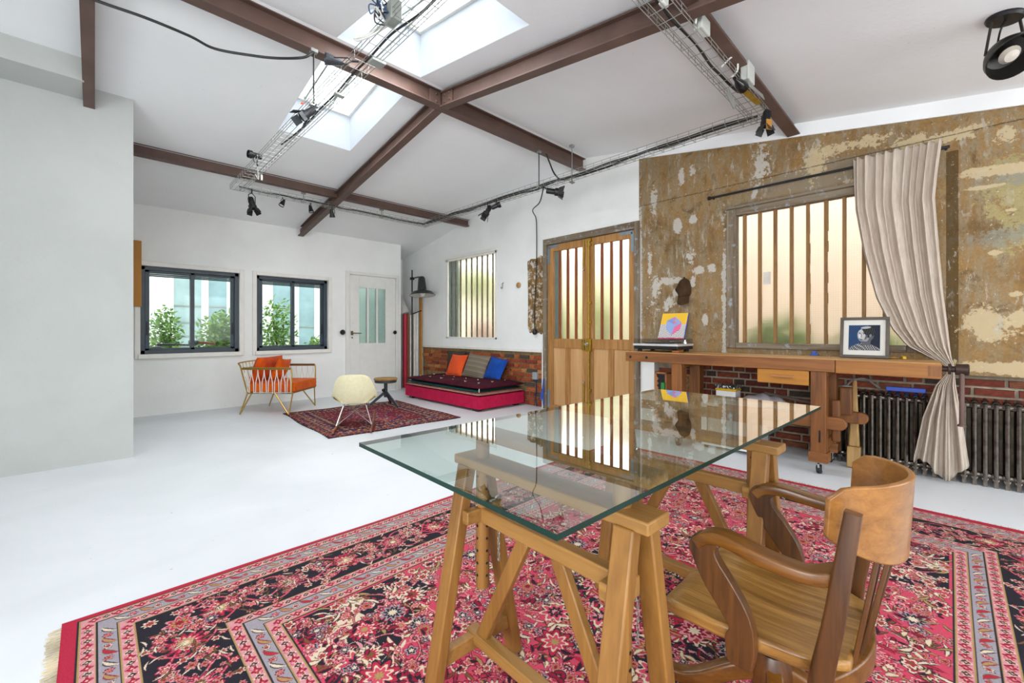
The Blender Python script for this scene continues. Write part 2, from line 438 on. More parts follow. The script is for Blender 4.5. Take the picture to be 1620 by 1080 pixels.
def thin_glass(name, tint, refl=.08, grid=None):
    m, nt, p = newmat(name); out = nt.nodes['Material Output']; nt.nodes.remove(p)
    tr = nd(nt, 'ShaderNodeBsdfTransparent', {'Color': lin(tint)})
    gl = nd(nt, 'ShaderNodeBsdfGlossy', {'Roughness': .01, 'Color': (1, 1, 1, 1)})
    lw = nd(nt, 'ShaderNodeLayerWeight', {'Blend': .25})
    f = mth(nt, 'MULTIPLY', lw.outputs['Fresnel'], refl / .06, clamp=True)
    g = nd(nt, 'ShaderNodeNewGeometry')
    f = mth(nt, 'MULTIPLY', f, mth(nt, 'SUBTRACT', 1.0, g.outputs['Backfacing']))
    mx = nd(nt, 'ShaderNodeMixShader', {0: f, 1: tr.outputs[0], 2: gl.outputs[0]})
    nt.links.new(mx.outputs[0], out.inputs['Surface'])
    return m
M['clear'] = thin_glass('clear_pane', 'f4faf8', .05)
M['skyglass'] = thin_glass('skylight_pane', 'f6fafa', .03)
M['lid'] = thin_glass('smoked_acrylic', 'f3f3f3', .05)
def frosted(name, tint, mx=.5):
    """ribbed wired glass: scatters what lies behind it"""
    m, nt, p = newmat(name)
    v = coord(nt); sx = nd(nt, 'ShaderNodeSeparateXYZ', {'Vector': v})
    def lines(s): return mth(nt, 'LESS_THAN', mth(nt, 'FRACT', mth(nt, 'MULTIPLY', s, 55.0)), .13)
    g = mth(nt, 'MAXIMUM', lines(sx.outputs['Y']), lines(sx.outputs['Z']))
    c = lin(tint); d = tuple(x * .84 for x in c[:3]) + (1,)
    nt.links.new(mixc(nt, g, c, d), p.inputs['Base Color'])
    p.inputs['Transmission Weight'].default_value = 1.0; p.inputs['Roughness'].default_value = .30; p.inputs['IOR'].default_value = 1.25
    nt.links.new(bumpn(nt, mth(nt, 'SINE', mth(nt, 'MULTIPLY', sx.outputs['Z'], 260.0)), .12, .002), p.inputs['Normal'])
    return m
M['frost'] = frosted('ribbed_wired_glass', 'fffaf2')
M['frostcool'] = frosted('cool_ribbed_glass', 'e4f0ea')
# ================================================================== SETTING
b = MB(); b.box(-2.9, 4.75, -2.5, 8.0, -.12, 0); fl = b.build('floor', M['floor'], smooth=False); fl['kind'] = 'structure'

# ceiling: sloping slabs with two skylight shafts
cb = MB()
def slab(x0, x1, y0, y1, th=.1):
    z0, z1 = ceil_z(y0), ceil_z(y1)
    vs = [(x, y, z + d) for d in (0, th) for (y, z) in ((y0, z0), (y1, z1)) for x in (x0, x1)]
    cb.add(vs, [(0, 2, 3, 1), (4, 5, 7, 6), (0, 1, 5, 4), (2, 6, 7, 3), (0, 4, 6, 2), (1, 3, 7, 5)])
XL, XR = -2.9, 4.72
SKY = [(1.33, 2.08, 1.96, 3.3), (1.33, 2.08, 3.42, 4.77)]
slab(XL, XR, -2.5, 1.96); slab(XL, 1.33, 1.96, 3.3); slab(2.08, XR, 1.96, 3.3)
slab(XL, XR, 3.3, 3.42); slab(XL, 1.33, 3.42, 4.77); slab(2.08, XR, 3.42, 4.77); slab(XL, XR, 4.77, 5.8); slab(XL, XR, 5.8, 8.1)
cb.cur = 1
for (x0, x1, y0, y1) in SKY:
    h = .40; x0, x1, y0, y1 = x0 + .003, x1 - .003, y0 + .003, y1 - .003
    for (xa, xb, ya, yb) in ((x0 - .04, x0, y0, y1), (x1, x1 + .04, y0, y1), (x0 - .04, x1 + .04, y0 - .04, y0), (x0 - .04, x1 + .04, y1, y1 + .04)):
        za, zb = ceil_z(max(ya, y0)), ceil_z(min(yb, y1))
        vs = [(x, y, z) for (zz) in (0, 1) for (y, z) in ((ya, za + .001 + zz * h), (yb, zb + .001 + zz * h)) for x in (xa, xb)]
        cb.add(vs, [(0, 2, 3, 1), (4, 5, 7, 6), (0, 1, 5, 4), (2, 6, 7, 3), (0, 4, 6, 2), (1, 3, 7, 5)])
ce = cb.build('ceiling', [M['ceil'], M['shaft']], smooth=False); ce['kind'] = 'structure'
for n, (x0, x1, y0, y1) in zip(('window_5', 'window_6'), SKY):
    w = struct(n, ((x0 + x1) / 2, (y0 + y1) / 2, ceil_z((y0 + y1) / 2) + .4))
    Z0, Z1 = ceil_z(y0) + .40, ceil_z(y1) + .40
    f = MB()
    for xa in (x0, x1 - .03): f.bar((xa + .015, y0, Z0), (xa + .015, y1, Z1), .03, .04)
    for y, z in ((y0 + .015, Z0), (y1 - .015, Z1)): f.bar((x0, y, z), (x1, y, z), .03, .04)
    f.build('frame', M['trimwhite'], w)
    for k in range(3):
        xa = x0 + (x1 - x0) * k / 3; xb = x0 + (x1 - x0) * (k + 1) / 3
        g = MB(); g.add([(xa, y0, Z0 + .01), (xb, y0, Z0 + .01), (xb, y1, Z1 + .01), (xa, y1, Z1 + .01)], [(3, 2, 1, 0)])
        g.build('pane', M['skyglass'], w, smooth=False)
        if k: MB().bar((xa, y0, Z0), (xa, y1, Z1), .014, .03).build('glazing_bar', M['zinc'], w)
    wr = MB()
    for k in range(1, 26):
        t = k / 26; y = y0 + (y1 - y0) * t; z = Z0 + (Z1 - Z0) * t
        wr.bar((x0, y, z + .012), (x1, y, z + .012), .0022, .0022)
    wr.build('glass_wire', M['zinc'], w, kind='stuff')

# far wall with two sliding windows and a door
FW = MB(); Yf, Yb = 7.25, 7.45
def colbox(x0, x1, z0, z1): FW.box(x0, x1, Yf, Yb, z0, z1)
WIN = [(.415, 1.51, .80, 1.945), (1.73, 2.785, .80, 1.94)]
colbox(.05, .415, 0, 2.8); colbox(.415, 1.51, 0, .80); colbox(.415, 1.51, 1.945, 2.8); colbox(1.51, 1.73, 0, 2.8)
colbox(1.73, 2.785, 0, .80); colbox(1.73, 2.785, 1.94, 2.8); colbox(2.785, 3.13, 0, 2.8); colbox(3.13, 4.03, 2.085, 2.8); colbox(4.03, 4.14, 0, 2.8)
FW.box(4.06, 4.14, 7.45, 7.98, 0, 2.8); FW.box(4.06, 4.9, 7.98, 8.1, 0, 2.9)
FW.build('wall_far', M['white_wall'], smooth=False)['kind'] = 'structure'
# left block: a boxed-in corner whose face is parallel to the far wall
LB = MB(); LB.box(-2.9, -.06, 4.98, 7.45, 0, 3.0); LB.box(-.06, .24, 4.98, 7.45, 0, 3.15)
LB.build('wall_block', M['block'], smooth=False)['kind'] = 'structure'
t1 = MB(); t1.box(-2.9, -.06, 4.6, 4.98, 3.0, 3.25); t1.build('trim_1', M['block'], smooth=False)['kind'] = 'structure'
# left and rear walls (behind the photographer) with unseen openings added for the fill light
LW = MB()
LW.box(-3.0, -2.85, -2.5, -2.2, 0, 2.6); LW.box(-3.0, -2.85, .6, 5.0, 0, 3.4); LW.box(-3.0, -2.85, -2.2, .6, 0, .75); LW.box(-3.0, -2.85, -2.2, .6, 2.3, 2.95)
LW.build('wall_left', M['white_wall'], smooth=False)['kind'] = 'structure'
RW = MB()
for x0, x1 in ((-3.0, -1.25), (1.45, 2.05), (4.15, 4.9)): RW.box(x0, x1, -2.6, -2.45, 0, 2.6)
for x0, x1 in ((-1.25, 1.45), (2.05, 4.15)): RW.box(x0, x1, -2.6, -2.45, 0, .75); RW.box(x0, x1, -2.6, -2.45, 2.26, 2.6)
RW.build('wall_rear', M['white_wall'], smooth=False)['kind'] = 'structure'

# right wall: ochre plaster part, white part, brick strips
wr = MB(); X0, X1 = 4.6, 4.9
def rb(y0, y1, z0, z1): wr.box(X0, X1, y0, y1, z0, z1)
CT = 3.05
rb(-2.45, .15, .775, 3.0); rb(.15, 1.585, .775, .93); rb(.15, 1.585, 2.33, 3.1); rb(1.585, 2.565, .775, 3.35)
wr.cur = 1
rb(2.565, 4.053, 2.38, 3.5); rb(4.053, 5.06, .79, 3.5); rb(5.06, 6.437, .79, .966); rb(5.06, 6.437, 2.40, 3.3); rb(6.437, 8.0, .79, 3.2)
rb(4.035, 4.10, 0, .79); rb(7.27, 8.0, 0, .79)
wr.box(4.615, 4.9, 2.38, 2.565, 0, .775)
wall_r = wr.build('wall_right', [M['plaster'], M['white_wall']], smooth=False); wall_r['kind'] = 'structure'
mo = MB(); mo.box(4.735, 4.9, -2.45, 2.40, 0, .79); mo.build('mortar_bed', M['mortar'], wall_r, smooth=False)
mo = MB(); mo.box(4.64, 4.9, 4.10, 7.27, 0, .80); mo.build('mortar_bed', M['mortar_tan'], wall_r, smooth=False)
cv = MB()
for y0, y1 in ((-2.45, 1.0), (1.0, 2.555)):
    cv.add([(x, y, z) for y in (y0, y1) for (x, z) in ((4.588, ceil_z(y) - .112), (4.605, ceil_z(y) - .112), (4.605, ceil_z(y)), (4.57, ceil_z(y)))],
           [(0, 1, 2, 3), (7, 6, 5, 4), (0, 4, 5, 1), (1, 5, 6, 2), (2, 6, 7, 3), (3, 7, 4, 0)])
cv.build('cove', M['ceil'], wall_r, smooth=False)
led = MB(); led.box(4.585, 4.62, 4.10, 7.27, .79, .835); led.build('ledge', M['trimwhite'], wall_r, bevel=.004)
pp = MB()
poly = [(4.055, 1.10), (4.10, 1.05), (4.20, 1.09), (4.33, 1.07), (4.37, 1.14), (4.365, 1.6), (4.375, 2.0), (4.38, 2.13), (4.30, 2.16), (4.2, 2.15), (4.12, 2.19), (4.055, 2.17)]
pp.prism(poly, 4.592, 4.61, 'x'); pp.build('bare_patch', M['peel'], wall_r, smooth=False)

def brickmeshes(prefix, mats):
    out = {}
    for L in (.205, .098):
        for i, m in enumerate(mats):
            b = MB(); h = .059; d = .05; e = .006
            vs = []
            for x, k in ((0, 0), (d, 1)):
                q = e if k == 0 else 0
                for y, z in ((-L / 2 + q, -h / 2 + q), (L / 2 - q, -h / 2 + q), (L / 2 - q, h / 2 - q), (-L / 2 + q, h / 2 - q)):
                    vs.append((x, y + random.uniform(-.002, .002), z + random.uniform(-.002, .002)))
            b.add(vs, [(3, 2, 1, 0), (0, 1, 5, 4), (1, 2, 6, 5), (2, 3, 7, 6), (3, 0, 4, 7)])
            o = b.build('brick', m, smooth=False); me = o.data; bpy.data.objects.remove(o); out[(L, i)] = me
    return out
def laybricks(meshes, x, y0, y1, z0, z1, skip, weights):
    z = z0 + .033; row = 0
    while z < z1 - .02:
        y = y0 + (0 if row % 2 else -.06); k = row
        while y < y1:
            L = .205 if (k % 2 == 0 or random.random() < .35) else .098
            yc = y + L / 2
            if y + L > y0 + .02 and y + L < y1 + .03 and not skip(yc, z):
                me = meshes[(L, random.choices(range(5), weights)[0])]
                o = bpy.data.objects.new('brick', me); COL.objects.link(o); o.parent = wall_r
                o.location = (x + random.uniform(-.005, .004), yc, z + random.uniform(-.002, .002)); o.rotation_euler = (random.uniform(-.012, .012), 0, random.uniform(-.015, .015))
            y += L + .012; k += 1
        z += .068; row += 1
laybricks(brickmeshes('far', BR_FAR), 4.622, 4.11, 7.24, .0, .79, lambda y, z: (y > 4.5 and z < .33), [4, 4, 2, 1.3, 2])
laybricks(brickmeshes('near', BR_NEAR), 4.715, -1.2, 2.36, .0, .775, lambda y, z: (y < .65 and z < .52), [4, 3, 3, 1.5, 2])

# ------------------------------------------------------------------ steel beams
def beam(label, p, q, h, w=.09, bolts=(), name='steel_beam', holes=()):
    p = Vector(p); q = Vector(q)
    t = thing(name, label, 'beam', tuple((p + q) / 2))
    d = (q - p).normalized(); r = d.cross(Vector((0, 0, 1))).normalized(); u = r.cross(d)
    MB().bar(p, q, .012, h - .02).build('web', M['steel'], t, smooth=False)
    MB().bar(p - u * (h / 2 - .006), q - u * (h / 2 - .006), w, .012).build('flange', M['steel'], t, bevel=.002)
    MB().bar(p + u * (h / 2 - .006), q + u * (h / 2 - .006), w, .012).build('flange', M['steel'], t, bevel=.002)
    for s, side in holes:
        c = p + (q - p) * s - r * side * .006
        MB().lathe([(0, -.001), (.009, -.001), (.009, .003), (0, .003)], 10, c, -r * side).build('bolt_hole', M['trimwhite'] if side > 0 else M['black'], t)
    return t, r, u
RY = 3.38
ridge, r_, u_ = beam('long ridge beam of brown steel running under both skylights', (-2.85, RY, 3.285), (4.6, RY, 3.285), .15, .1, holes=((.63, 1), (.6, 1), (.83, 1)))
beam('far brown steel purlin across the ceiling above the sliding windows', (.2, 5.80, 2.955), (4.6, 5.80, 2.955), .12, .09, holes=((.36, 1), (.6, 1)))
beam('near brown steel purlin ending on the ochre wall beside the lamp cluster', (-2.85, 1.0, 2.955), (4.6, 1.0, 2.955), .13, .1)
RX = 2.35
def zb(y): return ceil_z(y) - .06
beam('brown steel rafter sloping from the ridge down to the far wall', (RX, RY + .05, zb(RY) - .02), (RX, 7.25, zb(7.25) + .01), .13, .085, holes=((.06, -1), (.2, -1), (.3, -1)))
nb, _, _ = beam('brown steel rafter with riveted end plate sloping from the ridge over the table', (RX, RY - .05, zb(RY) - .02), (RX, -2.44, zb(-2.44) - .0), .14, .085)
gp = MB(); gp.box(RX - .02, RX - .008, RY - .21, RY - .05, 3.2, 3.33); gp.build('gusset_plate', M['steel'], nb, bevel=.003)
for y in (RY - .17, RY - .1):
    for z in (3.235, 3.295): MB().lathe([(0, .012), (.008, .011), (.013, .006), (.014, 0)], 8, (RX - .02, y, z), (-1, 0, 0)).build('rivet', M['steel'], nb)
gp = MB(); gp.box(RX - .14, RX - .02, RY - .03, RY - .008, 3.215, 3.345); gp.build('gusset_plate', M['steel'], ridge, bevel=.003)
for z in (3.245, 3.315): MB().lathe([(0, .012), (.008, .011), (.013, .006), (.014, 0)], 8, (RX - .07, RY - .03, z), (0, -1, 0)).build('rivet', M['steel'], ridge)
beam('short brown steel rafter at upper left running into the grey white block', (-.035, RY + .05, zb(RY) - .03), (-.035, 5.0, zb(5.0) - .03), .16, .07)

# ------------------------------------------------------------------ far windows and white door
def sliding(name, x0, x1, z0, z1):
    w = struct(name, ((x0 + x1) / 2, 7.3, z0))
    t = MB(); T = .055
    t.box(x0 - T, x0, 7.225, 7.26, z0 - T, z1 + T); t.box(x1, x1 + T, 7.225, 7.26, z0 - T, z1 + T); t.box(x0, x1, 7.225, 7.26, z1, z1 + T); t.box(x0 - .02, x1 + .02, 7.2, 7.26, z0 - T, z0)
    t.build('casing', M['trimwhite'], w, bevel=.004)
    f = MB(); F = .05
    f.box(x0, x1, 7.29, 7.37, z0, z0 + F); f.box(x0, x1, 7.29, 7.37, z1 - F, z1); f.box(x0, x0 + F, 7.29, 7.37, z0, z1); f.box(x1 - F, x1, 7.29, 7.37, z0, z1)
    f.build('frame', M['slate'], w, bevel=.004)
    xm = (x0 + x1) / 2
    for k, (a, c, yy) in enumerate(((x0 + F, xm + .025, 7.31), (xm - .025, x1 - F, 7.34))):
        s = MB(); S = .045; za, zc = z0 + F * .6, z1 - F * .6
        s.box(a, c, yy, yy + .028, za, za + S); s.box(a, c, yy, yy + .028, zc - S, zc); s.box(a, a + S, yy, yy + .028, za, zc); s.box(c - S, c, yy, yy + .028, za, zc)
        so = s.build('sash', M['slate'], w, bevel=.003)
        g = MB(); g.box(a + S, c - S, yy + .012, yy + .016, za + S, zc - S); g.build('pane', M['clear'], so, smooth=False)
        hx = a + .012 if k == 0 else c - .032
        h = MB(); h.box(hx, hx + .02, yy - .006, yy + .002, z0 + .25, z0 + .42); h.build('pull', M['black'], so, bevel=.003)
    sh = MB()
    for k in range(3): sh.bar((x0 + F, 7.385, z1 - .07 - .022 * k), (x1 - F, 7.385, z1 - .07 - .022 * k), .012, .019)
    sh.build('roller_shutter', M['slate'], w)
sliding('window_1', *WIN[0][:2], *WIN[0][2:]); sliding('window_2', *WIN[1][:2], *WIN[1][2:])

d1 = struct('door_1', (3.58, 7.25, 0))
c = MB(); c.box(3.075, 3.14, 7.21, 7.28, 0, 2.135); c.box(4.02, 4.075, 7.21, 7.28, 0, 2.135); c.box(3.14, 4.02, 7.21, 7.28, 2.08, 2.135); c.build('frame', M['whitegloss'], d1, bevel=.005)
lf = MB(); Y0, Y1 = 7.235, 7.275
lf.box(3.145, 3.315, Y0, Y1, .01, 2.075); lf.box(3.815, 4.015, Y0, Y1, .01, 2.075); lf.box(3.315, 3.815, Y0, Y1, .01, .885); lf.box(3.315, 3.815, Y0, Y1, 1.865, 2.075)
leaf = lf.build('leaf', M['whitegloss'], d1, bevel=.003)
for x in (3.475, 3.65): MB().box(x - .017, x + .017, Y0 - .003, Y1, .885, 1.865).build('glazing_bar', M['whitegloss'], leaf)
def ribbed():
    m, nt, p = newmat('dark_ribbed_door_glass')
    v = coord(nt)
    p.inputs['Base Color'].default_value = lin('8fa39c'); p.inputs['Roughness'].default_value = .25; p.inputs['Transmission Weight'].default_value = .85; p.inputs['IOR'].default_value = 1.2
    nt.links.new(bumpn(nt, nd(nt, 'ShaderNodeTexWave', {'Vector': v, 'Scale': 40.0, 'Distortion': 1.0}, bands_direction='X').outputs['Fac'], .4, .004), p.inputs['Normal'])
    return m
M['ribbed'] = ribbed()
for a, c in ((3.315, 3.458), (3.492, 3.633), (3.667, 3.815)): MB().box(a, c, 7.253, 7.259, .885, 1.865).build('pane', M['ribbed'], leaf, smooth=False)
h = MB(); h.box(3.165, 3.205, 7.225, 7.236, 1.03, 1.1); h.lathe([(0, 0), (.012, 0), (.012, -.012), (0, -.012)], 10, (3.185, 7.226, .985), (0, 1, 0)); h.tube([(3.185, 7.23, 1.065), (3.185, 7.19, 1.065), (3.2, 7.182, 1.065), (3.33, 7.182, 1.06)], .009, 8)
h.build('lever_handle', simple('bronze_handle', '6d6150', .35, .6), d1)
MB().lathe([(0, -.06), (.03, -.058), (.036, -.045), (.03, -.03), (.016, -.02), (.016, 0)], 14, (3.985, 7.235, 1.075), (0, 1, 0)).build('knob', M['black'], d1)
for z in (1.82, .2): MB().lathe([(0, 0), (.011, 0), (.011, .1), (0, .1)], 8, (4.025, 7.215, z)).build('hinge', M['whitegloss'], d1)
tag(MB().lathe([(0, -.07), (.03, -.068), (.045, -.05), (.038, -.03), (.02, -.02), (.028, 0)], 16, (3.01, 7.25, 1.08), (0, 1, 0)).build('round_wall_knob', M['black']), 'round black knob on the white wall left of the white door', 'switch')  # plain round knob shape fixed to the wall
bd = MB(); bd.box(.05, .425, 7.2, 7.245, 1.41, 2.25); tag(bd.build('wooden_board', M['cork'], bevel=.004), 'narrow orange brown wooden board on the wall beside the left sliding window', 'board')

# ------------------------------------------------------------------ window_3 (over the daybed), window_4 (plaster wall), double door
w3 = struct('window_3', (4.65, 5.75, .966))
y0, y1, z0, z1 = 5.06, 6.437, .966, 2.40
f = MB(); F = .045
f.box(4.596, 4.63, y0, y0 + F, z0, z1); f.box(4.596, 4.63, y1 - F, y1, z0, z1); f.box(4.596, 4.63, y0, y1, z0, z0 + F * .7); f.box(4.596, 4.63, y0, y1, z1 - F, z1)
f.box(4.575, 4.61, y0 - .03, y1 + .03, z1 - .01, z1 + .035)
f.build('frame', M['trimwhite'], w3, bevel=.004)
bars = [6.281, 6.158, 6.02, 5.859, 5.711, 5.567, 5.436, 5.3, 5.168]
for y in bars: MB().box(4.602, 4.622, y - .011, y + .011, z0 + .03, z1 - .04).build('glazing_bar', M['oldwood'], w3)
ed = [y1 - F] + bars + [y0 + F]
for a, c in zip(ed[:-1], ed[1:]): MB().box(4.612, 4.616, c + .011, a - .011, z0 + .03, z1 - .045).build('pane', M['frost'], w3, smooth=False)
M['teal'] = simple('jamb_shade_teal_grey', '4f686b', .8)  # shade on the white outer jamb, painted as teal grey
MB().box(4.64, 4.9, y1 - .012, y1 + .0, z0, z1).build('reveal_shade', M['teal'], w3, smooth=False)

w4 = struct('window_4', (4.65, .86, .93))
y0, y1, z0, z1 = .15, 1.585, .93, 2.33
f = MB(); F = .09
f.box(4.585, 4.68, y1 - F, y1, z0, z1); f.box(4.585, 4.68, y0, y0 + F, z0, z1)
f.build('stile', M['oldwood'], w4, bevel=.006)
f = MB(); f.box(4.585, 4.68, y0 + F, y1 - F, z1 - .075, z1); f.box(4.575, 4.68, y0 + F, y1 - F, z0, z0 + .055); f.box(4.56, 4.6, y0, y1, z1 - .01, z1 + .02)
f.build('rail', M['oldwoody'], w4, bevel=.006)
bars = [1.428, 1.292, 1.16, 1.027, .899, .766, .636, .505, .372]
for i, y in enumerate(bars):
    bm = MB()
    n = 14
    for k in range(n):
        za = z0 + .05 + (z1 - z0 - .12) * k / n; zb2 = z0 + .05 + (z1 - z0 - .12) * (k + 1) / n
        wv = random.uniform(-.003, .004) if i in (4, 5) else 0
        bm.box(4.615, 4.66, y - .0125 - wv, y + .0125, za, zb2)
    bm.build('glazing_bar', M['mullion'], w4)
ed = [y1 - F] + bars + [y0 + F]
for a, c in zip(ed[:-1], ed[1:]): MB().box(4.640, 4.645, c + .011, a - .011, z0 + .05, z1 - .07).build('pane', M['frost'], w4, smooth=False)
no = MB(); no.box(4.637, 4.639, 1.2, 1.265, 1.55, 1.67); tag(no.build('paper_notice', simple('grey_paper', 'c9c6bd', .8)), 'small grey paper notice stuck on the second pane of the ochre wall window', 'notice')

d2 = struct('door_2', (4.62, 3.31, 0))
MB().box(4.70, 4.9, 3.97, 4.053, 0, 2.38).build('reveal_shade', M['teal'], d2, smooth=False)  # lining painted in the same jamb shade, behind the left door pane
f = MB(); f.box(4.57, 4.7, 3.992, 4.055, 0, 2.4); f.box(4.57, 4.7, 2.552, 2.615, 0, 2.4); f.build('frame', M['oldwood'], d2, bevel=.004)
MB().box(4.57, 4.7, 2.615, 3.992, 2.315, 2.4).build('frame_head', M['oldwoody'], d2, bevel=.004)
Xd0, Xd1 = 4.6, 4.645
def leafd(y0, y1, g0, g1, bars, pans):
    s = MB(); zt = 2.308; gt = 2.215; gb = .995; pt = .87; pb = .07
    s.box(Xd0, Xd1, y0, g0, .012, zt); s.box(Xd0, Xd1, g1, y1, .012, zt)
    L = s.build('leaf', M['doorwood'], d2, bevel=.004)
    r = MB(); r.box(Xd0, Xd1, g0, g1, gt, zt); r.box(Xd0, Xd1, g0, g1, pt, gb); r.box(Xd0, Xd1, g0, g1, .012, pb); r.build('rail', M['doorwood'], L, bevel=.003)
    for y in bars: MB().box(Xd0 + .006, Xd1 - .006, y - .013, y + .013, gb, gt).build('glazing_bar', M['reddoorbar'], L)
    ed = [g0] + sorted(bars) + [g1]
    for a, c in zip(ed[:-1], ed[1:]): MB().box(4.624, 4.629, a, c, gb, gt).build('pane', M['frost'], L, smooth=False)
    prev = g0
    m0, m1 = pans
    MB().box(Xd0, Xd1, m0, m1, pb, pt).build('muntin', M['doorwood'], L, bevel=.003)
    for a, c in ((g0, m0), (m1, g1)):
        pn = MB(); pn.box(Xd0 + .018, Xd0 + .03, a, c, pb, pt); pn.build('panel', M['doorpanel'], L)
    return L
Lr = leafd(2.62, 3.302, 2.70, 3.215, (2.819, 2.954, 3.093), (2.913, 2.992))
Ll = leafd(3.308, 3.988, 3.388, 3.89, (3.502, 3.642, 3.78), (3.596, 3.674))
def part(mb, name, mat, parent, **k): return mb.build(name, mat, parent, **k)
part(MB().box(4.575, 4.602, 3.275, 3.33, .02, 2.3), 'cover_strip', M['doorwood'], Lr, bevel=.006)
part(MB().tube([(4.572, 3.262, .05), (4.572, 3.262, 2.27)], .011, 8), 'bolt_rod', M['brass'], Lr)
b = MB()
for z in (.32, 1.45, 1.2, 2.2): b.box(4.565, 4.6, 3.235, 3.288, z, z + .03)
b.box(4.565, 4.6, 3.23, 3.29, 2.255, 2.3); part(b, 'rod_guide', M['brass'], Lr, bevel=.003)
part(MB().box(4.55, 4.6, 3.225, 3.3, .835, 1.0), 'lock_case', M['brass'], Lr, bevel=.006)
part(MB().lathe([(0, -.05), (.02, -.048), (.026, -.03), (.012, -.02), (.012, 0)], 12, (4.55, 3.262, .93), (1, 0, 0)), 'knob', M['chrome'], Lr)
part(MB().box(4.565, 4.6, 3.335, 3.375, .85, .99), 'strike_plate', M['brass'], Ll, bevel=.004)
for za, zc, kz in ((1.95, 2.29, 1.9), (.04, .40, .43)):
    b = MB(); b.box(4.585, 4.6, 3.325, 3.36, za, zc); b.tube([(4.578, 3.342, za + .02), (4.578, 3.342, zc)], .008, 8); bo = part(b, 'slide_bolt', M['brass'], Ll)
    part(MB().lathe([(0, -.03), (.013, -.028), (.015, -.015), (.008, 0)], 10, (4.59, 3.345, kz), (1, 0, 0)), 'bolt_knob', M['chrome'], bo)
M['plate'] = simple('grey_steel_plate', '7f8b92', .5, .4)
for L, ys, zs, sz in ((Lr, 2.65, 2.285, -1), (Ll, 3.965, 2.285, -1), (Ll, 3.965, .035, 1)):
    s = 1 if L is Lr else -1
    b = MB(); b.box(4.595, 4.603, min(ys, ys + s * .17), max(ys, ys + s * .17), zs - .02, zs + .02) if sz < 0 else None
    b.box(4.595, 4.603, ys - .02, ys + .02, min(zs, zs + sz * .24), max(zs, zs + sz * .24)); part(b, 'corner_plate', M['plate'], L)
for z in (1.6, 1.95, 1.05, .4): part(MB().lathe([(0, 0), (.009, 0), (.009, .09), (0, .09)], 8, (4.597, 2.612, z)), 'hinge', M['black'], Lr)
tag(MB().tube(smoothpath([(4.56, 4.03, .05), (4.55, 4.035, .2), (4.545, 4.02, .3), (4.55, 4.06, .22), (4.55, 4.07, .12), (4.56, 4.045, .28), (4.56, 4.03, .42)]), .012, 6).build('blue_strap', simple('blue_webbing', '2f4fa0', .8)), 'tangled blue strap hanging beside the foot of the wooden double door', 'strap')
# ================================================================== RUGS (pattern woven from code)
def image_mat(name, arr, rough=.9, bump=.3, bs=180):
    h, w = arr.shape[:2]
    im = bpy.data.images.new(name, w, h); px = np.ones((h, w, 4), np.float32); px[..., :3] = np.clip(arr, 0, 1)
    im.pixels.foreach_set(px.ravel()); im.pack()
    m, nt, p = newmat(name)
    t = nd(nt, 'ShaderNodeTexImage'); t.image = im
    nt.links.new(t.outputs['Color'], p.inputs['Base Color'])
    p.inputs['Roughness'].default_value = rough; p.inputs['Specular IOR Level'].default_value = .12
    if bump: nt.links.new(bumpn(nt, noise(nt, coord(nt), bs, 2), bump, .004), p.inputs['Normal'])
    return m
def hx(s): return np.array([int(s[i:i + 2], 16) / 255 for i in (0, 2, 4)])
rng = np.random.default_rng(3)
class Canvas:
    def __init__(s, w, h, ppm, base): s.ppm = ppm; s.W = int(w * ppm); s.H = int(h * ppm); s.a = np.ones((s.H, s.W, 3)) * hx(base)
    def flower(s, x, y, r, cols, k=6, ph=0., sx=1., sy=1.):
        P = s.ppm; R = r * 1.15 * max(sx, sy); i0, i1 = int((x - R) * P), int((x + R) * P) + 1; j0, j1 = int((y - R) * P), int((y + R) * P) + 1
        i0 = max(i0, 0); j0 = max(j0, 0); i1 = min(i1, s.W); j1 = min(j1, s.H)
        if i1 <= i0 or j1 <= j0: return
        yy, xx = np.mgrid[j0:j1, i0:i1]; dx = (xx / P - x) / sx; dy = (yy / P - y) / sy
        d = np.hypot(dx, dy) / r; th = np.arctan2(dy, dx); pet = .8 + .2 * np.cos(k * th + ph); q = d / pet
        sub = s.a[j0:j1, i0:i1]
        for lim, c in cols: sub[q < lim] = hx(c)
    def leaf(s, x, y, l, wd, ang, c, edge):
        P = s.ppm; R = l; i0, i1 = max(int((x - R) * P), 0), min(int((x + R) * P) + 1, s.W); j0, j1 = max(int((y - R) * P), 0), min(int((y + R) * P) + 1, s.H)
        if i1 <= i0 or j1 <= j0: return
        yy, xx = np.mgrid[j0:j1, i0:i1]; dx = xx / P - x; dy = yy / P - y
        u = dx * math.cos(ang) + dy * math.sin(ang); v = -dx * math.sin(ang) + dy * math.cos(ang) + .25 * l * (u / l) ** 2
        m = 1 - (u / (l * .9)) ** 2; q = np.where(m > 0, np.abs(v) / (wd * np.maximum(m, 1e-3)), 9)
        sub = s.a[j0:j1, i0:i1]; sub[q < 1.0] = hx(edge); sub[q < .62] = hx(c)
    def line(s, pts, wd, c, c2=None):
        P = s.ppm; k = max(1, int(wd * P / 2 + .5))
        for col, e in ((c2, 1), (c, 0)):
            if col is None: continue
            cc = hx(col); kk = k + e
            for x, y in pts:
                i, j = int(x * P), int(y * P)
                if 0 <= i < s.W and 0 <= j < s.H: s.a[max(j - kk + 1, 0):j + kk, max(i - kk + 1, 0):i + kk] = cc
RED, PINK, NAVY, CREAM, DRED, GOLD, LAV, BROWN, ROSE = 'b32c45', 'd2949a', '2a2730', 'dccbb4', '8f1f38', 'a98f5c', '9d98a2', '755536', 'c94a63'
